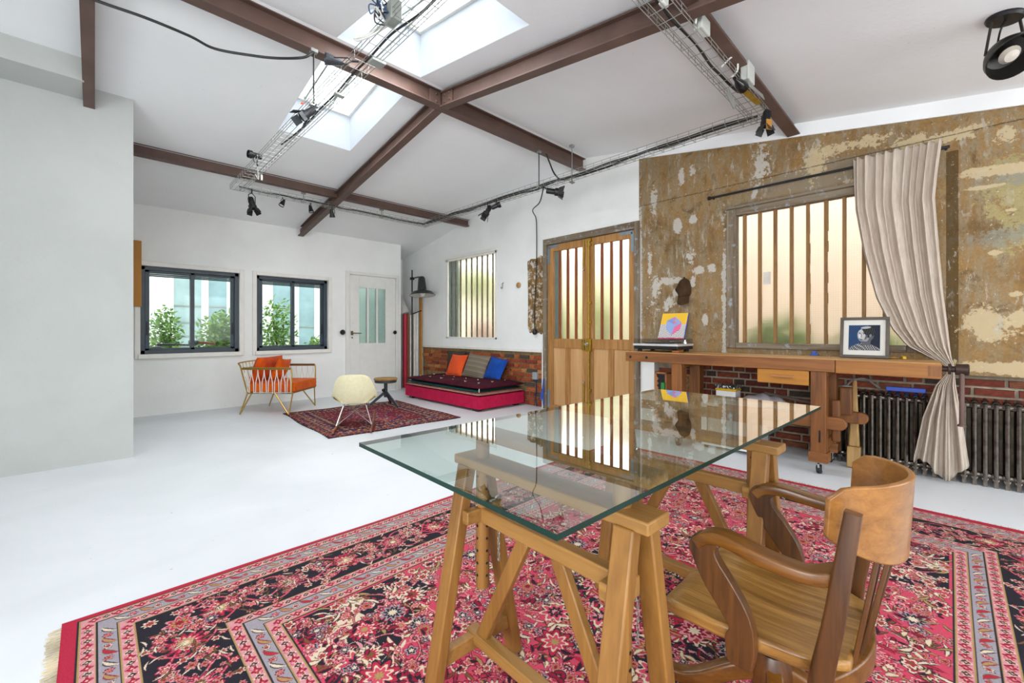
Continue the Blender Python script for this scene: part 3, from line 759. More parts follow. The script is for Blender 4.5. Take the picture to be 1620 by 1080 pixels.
PAL = [[(1.0, NAVY), (.9, RED), (.66, CREAM), (.5, ROSE), (.25, GOLD)], [(1.0, RED), (.86, PINK), (.6, DRED), (.35, CREAM)], [(1.0, NAVY), (.88, CREAM), (.55, RED), (.3, BROWN)],
       [(1.0, CREAM), (.82, ROSE), (.5, NAVY), (.25, PINK)], [(1.0, NAVY), (.9, PINK), (.7, RED), (.5, GOLD), (.3, DRED)], [(1.0, DRED), (.85, LAV), (.6, NAVY), (.35, CREAM)]]
def big_rug(w, h, ppm=400):
    qw, qh = w / 2, h / 2
    c = Canvas(qw, qh, ppm, ROSE)
    yy, xx = np.mgrid[0:c.H, 0:c.W]; X = xx / ppm; Y = yy / ppm
    d = np.minimum(X, Y + .02); a = c.a
    F0 = .60
    fx, fy = X - F0, Y - F0; FW_, FH_ = qw - F0, qh - F0
    # field: rose ground, navy corner with a cream lobed edge, navy centre medallion
    ang = np.arctan2(fy, fx + 1e-6)
    lob = 1 + .07 * np.cos(ang * 14) + .03 * np.cos(ang * 30)
    rc = np.hypot(fx / (FW_ * .40), fy / (FH_ * .52)) * lob
    fld = d > F0
    for lim, col in ((1.03, CREAM), (1.0, NAVY), (.55, CREAM), (.34, RED), (.31, NAVY)): a[fld & (rc < lim)] = hx(col)
    cx, cy = (qw - X) / .62, (qh - Y) / .42
    an = np.arctan2(cy, cx + 1e-6); rm = np.hypot(cx, cy) * (1 + .08 * np.cos(an * 12))
    for lim, col in ((1.0, CREAM), (.96, NAVY), (.62, PINK), (.58, RED), (.3, CREAM), (.27, NAVY)): a[fld & (rm < lim)] = hx(col)
    # spiralling vines
    for k in range(70):
        x0, y0 = F0 + rng.random() * FW_, F0 + rng.random() * FH_; r0 = rng.uniform(.07, .17); t0 = rng.random() * 6.28; sg = rng.choice([-1, 1])
        t = np.linspace(0, 4.6, 200); r = r0 * (1 - t / 6)
        pts = [(x, y) for x, y in zip(x0 + r * np.cos(t0 + sg * t), y0 + r * np.sin(t0 + sg * t)) if x > F0 + .02 and y > F0 + .02]
        c.line(pts, .005, CREAM if k % 3 else PINK, DRED if k % 2 else None)
    for k in range(900):
        x, y = F0 + .02 + rng.random() * FW_, F0 + .02 + rng.random() * FH_
        c.leaf(x, y, rng.uniform(.018, .045), rng.uniform(.005, .011), rng.random() * 6.28, [GOLD, CREAM, BROWN, PINK, RED][k % 5], [NAVY, DRED, NAVY][k % 3])
    for k in range(520):
        x, y = F0 + .03 + rng.random() * FW_, F0 + .03 + rng.random() * FH_
        c.flower(x, y, rng.uniform(.014, .03), PAL[k % 6], rng.choice([5, 6, 8]), rng.random() * 6)
    for k in range(46):
        x, y = F0 + .06 + rng.random() * (FW_ - .05), F0 + .06 + rng.random() * (FH_ - .05)
        c.flower(x, y, rng.uniform(.04, .075), PAL[k % 6], rng.choice([8, 10, 12]), rng.random() * 6)
    for k in range(150):
        s_e = F0 + rng.random() * (max(qw, qh) - F0); e = rng.uniform(.0, .11); side = k % 2
        x, y = (s_e, F0 - .02 + e) if side == 0 else (F0 + e, s_e)
        if k % 3: c.flower(x, y, rng.uniform(.016, .034), PAL[k % 6], rng.choice([5, 6, 8]), k)
        else: c.leaf(x, y, rng.uniform(.03, .05), rng.uniform(.007, .012), rng.random() * 6.28, [GOLD, NAVY, CREAM, BROWN][k % 4], [NAVY, DRED][k % 2])
    for k in range(260):
        x, y = F0 + rng.random() * FW_, F0 + rng.random() * FH_
        c.leaf(x, y, rng.uniform(.012, .03), rng.uniform(.006, .013), rng.random() * 6.28, [NAVY, DRED, CREAM][k % 3], [DRED, NAVY, BROWN][k % 3])
    # border bands, mitred at the corner
    s_ = np.where(X < Y, Y, X)
    def band(d0, d1, col): a[(d >= d0) & (d < d1)] = hx(col)
    band(0, .042, RED)
    G = [(.042, .011), (.175 - .012, .012), (.395, .012), (.588, .012)]
    def tri(o):
        band(o, o + .005, NAVY); band(o + .005, o + .009, GOLD); band(o + .009, o + .046, PINK); band(o + .046, o + .05, GOLD); band(o + .05, o + .054, NAVY)
        band(o + .054, o + .104, LAV); band(o + .104, o + .108, NAVY); band(o + .108, o + .112, GOLD); band(o + .112, o + .15, PINK); band(o + .15, o + .154, GOLD); band(o + .154, o + .16, NAVY)
    T1, T2 = .042, .432
    band(T1 + .155, T2, NAVY); tri(T1); tri(T2); 
    keep = a.copy()
    def along(o, per, fn):
        n = int(max(qw, qh) / per) + 1
        for k in range(n):
            s = o + per * (k + .5)
            if s < qw: fn(s, o, 0, k)
            if s < qh: fn(s, o, 1, k)
    def put(s, dd, side): return (s, dd - .02) if side == 0 else (dd, s)
    for T in (T1, T2):
        for dd in (T + .0275, T + .131):
            def fn(s, o, side, k, dd=dd):
                x, y = put(s, dd, side)
                c.flower(x, y, .016, [[(1.0, DRED), (.6, RED), (.3, CREAM)], [(1.0, CREAM), (.75, NAVY), (.3, CREAM)]][k % 2], 4, 0)
                x2, y2 = put(s + .02, dd, side); c.leaf(x2, y2, .018, .006, .9 + side * .7, [RED, DRED][k % 2], CREAM)
            along(dd, .034, fn)
            for side, Lm in ((0, qw), (1, qh)):
                t = np.arange(dd, Lm, .0015)
                c.line([put(x, y, side) for x, y in zip(t, dd + .014 * np.sin(t / .068 * 2 * PI))], .003, 'c2566c')
        def fn2(s, o, side, k, dd=T + .079):
            x, y = put(s, dd, side); c.leaf(x, y, .036, .010, (.7 if side == 0 else .9), [CREAM, GOLD, RED][k % 3], [NAVY, DRED, BROWN][k % 3])
            x, y = put(s + .036, dd, side); c.flower(x, y, .016, PAL[(k * 2) % 6], 6)
        along(T + .079, .075, fn2)
    mid = (T1 + .155 + T2) / 2; hw = (T2 - T1 - .155) / 2
    for side, Lm in ((0, qw), (1, qh)):
        t = np.arange(mid, Lm, .0015)
        for ph, amp in ((0, .8), (PI, .8), (1.2, .45), (4.0, .5)):
            dd = mid + hw * amp * np.sin((t - mid) / .42 * 2 * PI + ph)
            c.line([put(x, y, side) for x, y in zip(t, dd)], .006, PINK, RED)
    def fn3(s, o, side, k):
        x, y = put(s, mid, side)
        c.flower(x, y, .066, [[(1.0, RED), (.86, DRED), (.74, ROSE), (.55, CREAM), (.45, GOLD), (.25, CREAM)], [(1.0, PINK), (.9, NAVY), (.82, RED), (.6, PINK), (.42, BROWN), (.25, CREAM)]][k % 2], 12)
        for q, (ds, dm) in enumerate(((.1, .06), (.1, -.06), (-.1, .055), (-.1, -.055), (.14, .0))):
            x, y = put(s + ds, mid + dm, side); c.flower(x, y, .026 + .006 * (q % 2), PAL[(k + q) % 6], 6, q)
        for q in range(64):
            x, y = put(s + rng.uniform(-.14, .14), mid + rng.uniform(-.112, .112), side)
            if q % 2 == 0: c.flower(x, y, rng.uniform(.010, .021), PAL[q % 6], 6, q); continue
            c.leaf(x, y, .026, .0055, rng.random() * 6, [GOLD, CREAM, PINK, BROWN][q % 4], [DRED, NAVY][q % 2])
    along(mid, .25, fn3)
    for kk, (ox, oy) in enumerate(((0, -.02), (.09, .03), (-.06, .05), (.03, -.1), (-.08, -.09), (.1, -.08))): c.flower(mid + ox, mid + oy, .06 if kk == 0 else .03, PAL[(kk + 4) % 6], 8)
    q = c.a
    top = np.concatenate([q, q[:, ::-1]], 1); full = np.concatenate([top, top[::-1]], 0)
    # worn wool: slight blotching and yarn grain
    g = rng.normal(0, .035, full.shape[:2])[..., None]; full = full * (1 + g) * np.array([.94, .93, .92])
    return full
def rug_mesh(x0, x1, y0, y1, th, jit=.0):
    b = MB(); nx, ny = 40, 32
    b.sheet(lambda u, v: ((x0 + (x1 - x0) * u + jit * math.sin(v * 9), y0 + (y1 - y0) * v + jit * math.sin(u * 11 + 1), th / 2 + .0015 + .0015 * math.sin(u * 23) * math.sin(v * 17)), (0, 0, 1)), nx, ny, th)
    b.uv = lambda p: ((p[0] - x0) / (x1 - x0), (p[1] - y0) / (y1 - y0))
    return b
RX0, RX1, RY0, RY1 = -.09, 3.62, -.58, 2.305
M['rug'] = image_mat('red_floral_rug_wool', big_rug(RX1 - RX0, RY1 - RY0))
rug = rug_mesh(RX0, RX1, RY0, RY1, .009, .004).build('floral_rug', M['rug'])
tag(rug, 'large red floral rug with navy borders lying under the glass table', 'rug')
fr = MB()
for k in range(420):
    y = RY0 + .02 + (RY1 - RY0 - .04) * k / 419 + random.uniform(-.003, .003)
    for xe, sg in ((RX0, -1), (RX1, 1)):
        l = random.uniform(.02, .038); fr.bar((xe - sg * .004, y, .006), (xe + sg * l, y + random.uniform(-.01, .01), .003), .004, .003)
fr.build('fringe', simple('fringe_wool', 'c4b79c', .95, var=.3), rug, kind='stuff')

def small_rug(w, h, ppm=330):
    Wp, Hp = int(w * ppm), int(h * ppm); yy, xx = np.mgrid[0:Hp, 0:Wp]; X = xx / ppm; Y = yy / ppm
    dx = np.minimum(X, w - X); dy = np.minimum(Y, h - Y); d = np.minimum(dx, dy); a = np.ones((Hp, Wp, 3)) * hx('6e2530')
    s = np.where(dx < dy, Y, X)
    bands = [(.0, .03, '2e2230'), (.03, .06, '8a3a2c'), (.06, .11, '3a2a45'), (.11, .14, '9a7a55'), (.14, .22, '74272f'), (.22, .25, '2b2840'), (.25, .29, 'a08a6c'), (.29, .33, '4a2430')]
    for lo, hi, c in bands: a[(d >= lo) & (d < hi)] = hx(c)
    alt = (np.floor(s / .025).astype(int)); a[(d >= .11) & (d < .14) & (alt % 3 == 0)] = hx('3b2433'); a[(d >= .15) & (d < .21) & (alt % 4 < 2)] = hx('2f2c55'); a[(d >= .16) & (d < .2) & (alt % 4 == 3)] = hx('b59a78')
    a[(d >= .06) & (d < .11) & (alt % 5 == 1)] = hx('a4552f'); a[(d >= .25) & (d < .29) & (alt % 2 == 0)] = hx('6d2a2c')
    ux = np.abs(X - w / 2); fld = d >= .33
    for cyk in (h * .31, h * .5, h * .69):
        r = ux / .30 + np.abs(Y - cyk) / .24; r = np.round(r / .08) * .08
        for lim, c in ((1.0, '2c2c5a'), (.84, '8f2e30'), (.55, '34305f'), (.4, 'b59a78'), (.25, '8a3028')): a[fld & (r < lim)] = hx(c)
    n = rng.random((Hp // 4 + 1, Wp // 6 + 1)); n = np.kron(n, np.ones((4, 6)))[:Hp, :Wp]
    for lo, c in ((.90, 'b8a083'), (.82, '2b2a50'), (.74, '9c4a30')): a[(n > lo) & (n < lo + .06)] = hx(c)
    return a * (1 + rng.normal(0, .05, (Hp, Wp))[..., None])
SR = thing('kilim_rug', 'smaller dark red and blue rug in front of the daybed', 'rug', (2.55, 5.26, 0), math.radians(-2.5))
b = rug_mesh(-.81, .81, -.885, .885, .008, .012); b.build('pile', image_mat('kilim_wool', small_rug(1.62, 1.77)), SR, local=True)

# ================================================================== GLASS TABLE
def table_glass():
    m, nt, p = newmat('tabletop_glass'); out = nt.nodes['Material Output']; nt.nodes.remove(p)
    tr = nd(nt, 'ShaderNodeBsdfTransparent', {'Color': lin('ecf6f2')})
    gl = nd(nt, 'ShaderNodeBsdfGlossy', {'Roughness': .004, 'Color': (1, 1, 1, 1)})
    fr = nd(nt, 'ShaderNodeFresnel', {'IOR': 1.52})
    f = mth(nt, 'MULTIPLY', fr.outputs[0], 1.75, clamp=True)
    mx = nd(nt, 'ShaderNodeMixShader', {0: f, 1: tr.outputs[0], 2: gl.outputs[0]})
    nt.links.new(mx.outputs[0], out.inputs['Surface'])
    m2, nt, p = newmat('tabletop_glass_underside'); out = nt.nodes['Material Output']; nt.nodes.remove(p)
    tr = nd(nt, 'ShaderNodeBsdfTransparent', {'Color': lin('ecf6f2')}); nt.links.new(tr.outputs[0], out.inputs['Surface'])
    m3 = simple('glass_edge_green', '03261e', .3, var=.2, scale=4, spec=.25)
    return [m, m2, m3]
GT = MB()
ZT = .811
gc = [(.470, .390), (1.992, .346), (2.012, 1.026), (.490, 1.070)]
vs = [(x, y, z) for z in (ZT - .010, ZT) for x, y in gc]
GT.add(vs, [(4, 5, 6, 7)]); GT.f.append((3, 2, 1, 0)); GT.mi.append(1)
for k in range(4): GT.f.append((k, (k + 1) % 4, (k + 1) % 4 + 4, k + 4)); GT.mi.append(2)
gt = GT.build('glass_tabletop', table_glass(), smooth=False)
tag(gt, 'large rectangular glass tabletop with dark green edges on two wooden trestles', 'tabletop')

def trestle(label):
    t = thing('trestle', label, 'trestle', (0, 0, 0), 0, 'wooden trestles under the glass tabletop')
    L = .34; ZP = .70
    k = dict(local=True, bevel=.004)
    MB().box(-.045, .045, -L, L, ZP - .028, ZP).build('fixed_plank', M['beech'], t, **k)
    MB().box(-.04, .04, -L, L, .766, .7905).build('top_bar', M['beech'], t, **k)
    for sy in (-1, 1):
        yl = sy * (L - .055)
        for sx in (-1, 1):
            MB().bar((sx * .035, yl, ZP - .026), (sx * .165, yl, .0), .036, .05, up=(0, 1, 0)).build('leg', M['beechz'], t, **k)
        yp = sy * (L - .09)
        p = MB().tube([(0, yp, .30), (0, yp, .768)], .021, 14); po = p.build('height_post', M['beechz'], t, local=True)
        h = MB()
        for q in range(9): h.lathe([(0, 0), (.0045, 0), (.0045, .002), (0, .002)], 8, (-.0195, yp, .34 + .038 * q), (-1, 0, 0)); 
        for q in range(9): h.lathe([(0, 0), (.0045, 0), (.0045, .002), (0, .002)], 8, (.0, yp - .0195, .34 + .038 * q), (0, -1, 0))
        h.build('peg_holes', M['black'], po, local=True, kind='stuff')
        MB().bar((-.07, yl - sy * .036, .53), (.07, yl - sy * .036, .53), .03, .04).build('cross_piece', M['beech'], t, **k)
        MB().bar((-.155, yl, .12), (.155, yl, .12), .03, .045).build('foot_rail', M['beech'], t, **k)
        c = MB(); c.tube([(-.03, yp, .555), (.05, yp, .555)], .005, 6)
        c.tube([(.06 + .013 * math.cos(a), yp, .548 + .016 * math.sin(a)) for a in [2 * PI * i / 10 for i in range(11)]], .0035, 6)
        c.build('steel_pin', M['chrome'], t, local=True)
        ch = MB()
        for i in range(11):
            z = .53 - .017 * i; ch.tube([(.066 + (.004 if i % 2 else 0) * math.cos(a), yp + (.004 if not i % 2 else .0) * math.cos(a), z + .009 * math.sin(a)) for a in [2 * PI * j / 6 for j in range(7)]], .0014, 4)
        ch.build('chain', M['zinc'], t, local=True)
    MB().box(-.018, .018, -L + .055, L - .055, .505, .55).build('upper_rail', M['beech'], t, **k)
    MB().box(-.02, .02, -L + .03, L - .03, .115, .15).build('lower_rail', M['beech'], t, **k)
    for sy in (-1, 1): MB().bar((0, sy * .06, .51), (0, sy * .25, .14), .024, .042, up=(0, 1, 0)).build('diagonal_brace', M['beechz'], t, **k)
    return t
T1_ = trestle('wooden adjustable trestle at the end of the glass tabletop nearer the white floor')
T1_.location = (.856, .765, .009); T1_.rotation_euler = (0, 0, math.radians(-1.6))
T2_ = dup(T1_, (1.69, .74, .009), (0, 0, math.radians(-1.6)), 'wooden adjustable trestle at the workbench end of the glass tabletop')

# ================================================================== SWIVEL ARMCHAIR (world coordinates)
CH = thing('swivel_armchair', 'oak swivel armchair with curved backrest drawn up to the glass table', 'chair', (1.365, .36, 0))
ZS = .355
def seat_fn(u, v):
    y = -.205 + .42 * v; w = (.19 + .035 * min(1, v * 1.6)) * (1 - max(0, v - .9) * 1.2)
    if v < .25: w *= math.sqrt(max(0.0, 1 - ((.25 - v) / .3) ** 2 * .55))
    x = (2 * u - 1) * w; q = 2 * u - 1
    dish = -.014 * max(0, 1 - q * q) * math.sin(PI * min(1, v / .85)) + .004 * math.exp(-(q / .12) ** 2) * v
    roll = -.02 * max(0, (v - .88) / .12) ** 2
    return ((1.365 + x, .36 + y, ZS - .019 + dish + roll), (0, 0, 1))
MB().sheet(seat_fn, 25, 25, .038).build('seat', M['oak'], CH, bevel=.008, angle=50)
XN, XF, YB = 1.125, 1.595, .185
def arc(s):   # backrest arc, s -1..1
    return (1.3575 + .192 * s, .072 + .095 * s * s + .032 * s ** 8)
def panel_fn(u, v):
    s = 2 * u - 1; x, y = arc(s)
    zt = .757 + .008 * (1 - s * s); zb_ = .575 + .055 * abs(s) ** 3
    if abs(s) > .9: zt -= .03 * ((abs(s) - .9) / .1) ** 2; zb_ += .012 * ((abs(s) - .9) / .1) ** 2
    z = zb_ + (zt - zb_) * v; lean = -.055 * (z - .58)
    n = Vector((-.095 * s * 2, .192, 0))
    return ((x, y + lean, z), n)
MB().sheet(panel_fn, 33, 9, .013).build('backrest', M['oakback'], CH, bevel=.003, angle=50)
for x, sx in ((XN, -1), (XF, 1)):
    p = MB(); pts = [(x, .20, .27), (x, .193, .36), (x, .174, .47), (x, .158, .59), (x - sx * .004, .140, .722)]
    sp = smoothpath(pts, 4)
    p.sweep(sp, .029, (.048, .03), (0, 1, 0), .3); p.build('back_post', M['oakdark'], CH, angle=50)
for k in range(5):
    s = -.5 + .25 * k; x, y = arc(s)
    MB().bar((x, .150 + .04 * s * s, .30), (x, y + .016, .60), .024, .010, up=(0, 1, 0)).build('slat', M['oakdark'], CH, bevel=.002)
r = MB(); r.sheet(lambda u, v: ((1.365 + .2 * (2 * u - 1), .140 + .05 * (2 * u - 1) ** 2, .285 + .05 * v), (-.2 * (2 * u - 1), .4, 0)), 17, 3, .026); r.build('back_rail', M['oakarm'], CH, bevel=.004)
def chair_arm(x, sx):
    # armrest: a flat curved bar, wider at the front
    a = MB()
    cen = smoothpath([(x - sx * .03, .165, .575), (x + sx * .004, .215, .565), (x + sx * .008, .30, .570), (x, .385, .582), (x - sx * .002, .43, .575), (x - sx * .003, .455, .555)], 5)
    n = len(cen)
    vs = []
    for i, c in enumerate(cen):
        d = (cen[min(i + 1, n - 1)] - cen[max(i - 1, 0)]).normalized(); rr = d.cross(Vector((0, 0, 1))).normalized(); uu = rr.cross(d)
        t = i / (n - 1); w = .023 + .008 * t; h = .015
        for k in range(12):
            an = 2 * PI * (k + .5) / 12; ca, sa = math.cos(an), math.sin(an)
            vs.append(c + rr * w * math.copysign(abs(ca) ** .22, ca) + uu * h * math.copysign(abs(sa) ** .22, sa))
    fs = [(i * 12 + k, i * 12 + (k + 1) % 12, (i + 1) * 12 + (k + 1) % 12, (i + 1) * 12 + k) for i in range(n - 1) for k in range(12)]
    fs += [tuple(reversed(range(12))), tuple((n - 1) * 12 + k for k in range(12))]
    a.add(vs, fs); A = a.build('armrest', M['oakarm'], CH, angle=60)
    # curved support: bent piece from the front of the arm down to the side of the seat
    poly_o = smoothpath([(.43, .585, 0), (.462, .575, 0), (.477, .545, 0), (.466, .51, 0), (.437, .455, 0), (.395, .40, 0), (.378, .372, 0), (.388, .35, 0), (.384, .30, 0), (.37, .288, 0)], 4)
    poly_i = smoothpath([(.33, .288, 0), (.322, .33, 0), (.325, .39, 0), (.342, .435, 0), (.375, .485, 0), (.405, .525, 0), (.412, .548, 0), (.40, .56, 0)], 4)
    pts = [(p.x, p.y) for p in poly_o + poly_i]
    MB().prism(pts, x + sx * .002 - .015, x + sx * .002 + .015, 'x').build('arm_support', M['oakdark'], CH, bevel=.005)
    return A
chair_arm(1.128, -1); chair_arm(1.602, 1)
b = MB()
b.lathe([(0, .19), (.035, .19), (.035, .235), (.05, .25), (.05, .27), (.09, .285), (.09, .315), (0, .315)], 16, (1.365, .35, 0)); b.lathe([(.018, .26), (.018, .32)], 10, (1.365, .35, 0))
b.build('swivel_mechanism', M['black'], CH)
MB().lathe([(0, .085), (.05, .09), (.055, .12), (.05, .17), (.038, .2), (0, .2)], 14, (1.365, .35, 0)).build('hub', M['oakdark'], CH)
for k in range(4):
    a = math.radians(112 + 90 * k); ca, sa = math.cos(a), math.sin(a)
    g = MB(); sp = smoothpath([(.03, .145), (.1, .115), (.18, .065), (.235, .055), (.27, .068)] and [(.03, .15, 0), (.1, .12, 0), (.18, .075, 0), (.235, .06, 0), (.275, .066, 0)], 5)
    P3 = [Vector((1.365 + ca * p.x, .35 + sa * p.x, p.y)) for p in sp]
    g.sweep(P3, .042, (.055, .03), (0, 0, 1), .35); lg = g.build('leg', M['oakarm'], CH, angle=50)
    c = MB(); e = P3[-2]; c.lathe([(0, -.009), (.02, -.008), (.02, .008), (0, .009)], 12, (e.x, e.y, .03), (-sa, ca, 0)); c.build('caster', M['black'], lg)

# ================================================================== WIRE ARMCHAIR WITH ORANGE CUSHIONS
AC = thing('wire_armchair', 'gold wire armchair with corded sides below the second sliding window', 'armchair', (1.87, 6.46, 0), math.radians(-135))
L = dict(local=True)
hw, dpt, zsx = .33, .29, .285
fr = MB()
fr.tube([(-hw, -dpt, zsx), (hw, -dpt, zsx), (hw, dpt, zsx), (-hw, dpt, zsx)], .009, 8, close=True)
bk = [(-hw, -dpt, zsx), (-hw, -dpt - .09, .62), (-hw + .02, -dpt - .105, .685), (hw - .02, -dpt - .105, .685), (hw, -dpt - .09, .62), (hw, -dpt, zsx)]
fr.tube(smoothpath(bk, 5), .009, 8)
fr.tube([(-hw, -dpt - .085, .61), (hw, -dpt - .085, .61)], .006, 6)
for sx in (-1, 1): fr.tube(smoothpath([(sx * hw, -dpt - .075, .6), (sx * hw, .1, .6), (sx * hw, dpt - .03, .6), (sx * hw, dpt, .57), (sx * hw, dpt, zsx)], 5), .009, 8)
fr.build('frame', M['gold'], AC, **L)
for k in range(9): MB().tube([(-hw + .07 * (k + .7), -dpt - .01, zsx), (-hw + .07 * (k + .7), -dpt - .085, .61), (-hw + .07 * (k + .7), -dpt - .1, .685)], .004, 6).build('back_wire', M['gold'], AC, **L)
cordm = simple('white_cord', 'd9d6cc', .8)
for sx in (-1, 1):
    cd_ = MB(); n = 8
    for k in range(n):
        y = -dpt - .03 + (2 * dpt) * k / (n - 1); A = sx * hw
        for s in (-1, 1):
            y2 = min(max(y + s * .03, -dpt - .03), dpt - .01)
            cd_.tube([(A, y, .6), (A + .004 * s, y + s * .008, .52), (A + .004 * s, (y + y2) / 2 + s * .014, .43), (A, y2, zsx)], .0055, 5)
    cd_.build('side_cord', cordm, AC, **L)
    MB().bar((sx * hw, -dpt - .06, .615), (sx * hw, dpt - .01, .615), .035, .016).build('arm_pad', M['oakarm'] if sx < 0 else M['gold'], AC, bevel=.004, **L)
for sx, sy in ((1, -1), (1, 1), (-1, 1), (-1, -1)):
    fx_, fy_ = sx * (hw + .0), sy * (dpt + .1)
    if sy < 0: a, c = (sx * hw, sy * dpt, zsx), (sx * (hw - .05), sy * (dpt - .03), zsx)
    else: a, c = (sx * hw, sy * (dpt - .22), zsx), (sx * (hw - .03), sy * dpt, zsx); fy_ = sy * (dpt - .02); fx_ = sx * (hw + .03)
    f = Vector((fx_, fy_, .008)); a = Vector(a); c = Vector(c)
    MB().tube([a, a + (f - a) * .9] + smoothpath([a + (f - a) * .95 + Vector((0, 0, .003)), f, c + (f - c) * .95 + Vector((0, 0, .003))], 4) + [c], .0085, 7).build('hairpin_leg', M['gold'], AC, **L)
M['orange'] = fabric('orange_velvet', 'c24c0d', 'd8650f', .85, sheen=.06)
M['orange2'] = fabric('orange_velvet_deep', 'b33d10', 'd05a16', .85, sheen=.06)  # slightly darker, redder orange for the back cushion and piping
def cushion(name, mat, w, h, th, label, loc, rot, cat='cushion', pinch=.5, group=None, boxy=0.0, parts=None):
    t = thing(name, label, cat, loc, 0, group); t.rotation_euler = rot
    nu = 25
    b = MB()
    def fn(u, v, s):
        x, y = 2 * u - 1, 2 * v - 1
        e = (1 - abs(x) ** (2.2 + boxy * 6)) * (1 - abs(y) ** (2.2 + boxy * 6)); t_ = max(e, 0) ** (.5 if boxy < .5 else .25)
        px = x * w / 2 * (1 - .06 * (1 - boxy) * (1 - abs(x)) * 0 - .07 * (1 - boxy) * (1 - y * y)); py = y * h / 2 * (1 - .07 * (1 - boxy) * (1 - x * x))
        return (px, py, s * th / 2 * t_ + .004 * math.sin(5 * x + 3 * y) * t_)
    A = [fn(i / (nu - 1), j / (nu - 1), 1) for j in range(nu) for i in range(nu)]
    B = [fn(i / (nu - 1), j / (nu - 1), -1) for j in range(nu) for i in range(nu)]
    q = lambda i, j: j * nu + i; N = nu * nu; fs = []
    for j in range(nu - 1):
        for i in range(nu - 1):
            fs.append((q(i, j), q(i + 1, j), q(i + 1, j + 1), q(i, j + 1))); fs.append((N + q(i, j + 1), N + q(i + 1, j + 1), N + q(i + 1, j), N + q(i, j)))
    b.add(A + B, fs); b.build('cover', mat, t, local=True, angle=80)
    pi = MB(); R = [(fn(i / 24, 0, 1)) for i in range(25)] + [fn(1, j / 24, 1) for j in range(1, 25)] + [fn(1 - i / 24, 1, 1) for i in range(1, 25)] + [fn(0, 1 - j / 24, 1) for j in range(1, 24)]
    pi.tube(R, .004, 5, close=True); pi.build('piping', mat, t, local=True)
    return t
def rotz3(rx, ry, rz): return (rx, ry, rz)
from mathutils import Euler
ac = math.radians(-135)
def aloc(x, y, z): v = Matrix.Rotation(ac, 3, 'Z') @ Vector((x, y, z)); return (1.87 + v.x, 6.46 + v.y, v.z)
SC = thing('seat_cushion', 'thick orange velvet seat cushion on the gold wire armchair', 'cushion', aloc(0, .02, .295), ac)
def boxcush(t, w, d, h, mat):
    b = MB(); b.box(-w / 2, w / 2, -d / 2, d / 2, 0, h); o = b.build('cover', mat, t, local=True, bevel=.02); o.modifiers['bevel'].segments = 4
    p = MB()
    for z in (.012, h - .012, h * .52): p.tube([(-w / 2 + .004, -d / 2 + .004, z), (w / 2 - .004, -d / 2 + .004, z), (w / 2 - .004, d / 2 - .004, z), (-w / 2 + .004, d / 2 - .004, z)], .005, 6, close=True)
    p.build('piping', M['orange2'], t, local=True)
boxcush(SC, .62, .60, .125, M['orange'])
Rb = Euler((math.radians(75), 0, 0)).to_matrix().to_4x4()
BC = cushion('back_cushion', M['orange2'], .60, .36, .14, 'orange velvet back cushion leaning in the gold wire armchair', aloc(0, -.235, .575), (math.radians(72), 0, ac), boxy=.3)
cushion('scatter_cushion', M['orange'], .36, .32, .13, 'small orange velvet cushion tilted against the back cushion of the wire armchair', aloc(-.10, -.09, .56), (math.radians(68), math.radians(-6), ac + .1))

# ================================================================== SHELL ROCKING CHAIR
RC = thing('rocking_chair', 'cream moulded shell rocking chair on wire base seen from behind', 'chair', (2.13, 4.74, .008), math.radians(-30))
M['cream'] = simple('cream_fibreglass', 'd9d0ac', .45, var=.05, scale=30)
def shell(u, v):
    # v 0: front lip of the seat, 1: top of the back ; u across
    q = 2 * u - 1
    if v < .5:
        t = v / .5; y = .22 - .36 * t; z = .335 - .055 * math.sin(PI * t * .55) ; w = .185 + .045 * math.sin(PI * t * .8)
        edge = .085 * abs(q) ** 3 * (.25 + .75 * t)
        if t < .15: z -= .02 * (1 - t / .15)
        return Vector((q * w * 1.02, y, z + edge))
    t = (v - .5) / .5; y = -.14 - .085 * math.sin(t * PI / 2) - .05 * t; z = .29 + .33 * t ** 1.05
    w = .245 * (1 - .34 * t ** 1.5) * (1 - .10 * max(0, (t - .9) / .1) ** 2)
    fwd = .11 * abs(q) ** 2.2 * (1 - .45 * t)
    return Vector((q * w, y + fwd, z + .06 * abs(q) ** 3 * (1 - t) ** 3 - .03 * abs(q) ** 4 * max(0, (t - .7) / .3)))
def shell_fn(u, v):
    e = 1e-3; a = shell(min(u + e, 1), v) - shell(max(u - e, 0), v); c = shell(u, min(v + e, 1)) - shell(u, max(v - e, 0))
    return shell(u, v), a.cross(c)
MB().sheet(shell_fn, 23, 34, .008).build('shell', M['cream'], RC, local=True, angle=60)
wb = MB()
zs = .29
for sx in (-1, 1):
    wb.tube([(sx * .12, .13, zs - .01), (sx * .185, .19, .055)], .006, 6); wb.tube([(sx * .12, -.1, zs - .03), (sx * .185, -.17, .055)], .006, 6)
    wb.tube([(sx * .185, .19, .055), (-sx * .1, -.02, zs - .03)], .004, 6); wb.tube([(sx * .185, -.17, .055), (-sx * .1, .05, zs - .03)], .004, 6)
    wb.tube([(sx * .12, .13, zs - .01), (sx * .12, -.1, zs - .03)], .006, 6)
wb.tube([(-.12, .13, zs - .01), (.12, .13, zs - .01)], .006, 6); wb.tube([(-.12, -.1, zs - .03), (.12, -.1, zs - .03)], .006, 6)
wb.tube([(-.185, .19, .055), (-.185, -.17, .055)], .004, 6); wb.tube([(.185, .19, .055), (.185, -.17, .055)], .004, 6)
wb.build('wire_base', M['chrome'], RC, local=True)
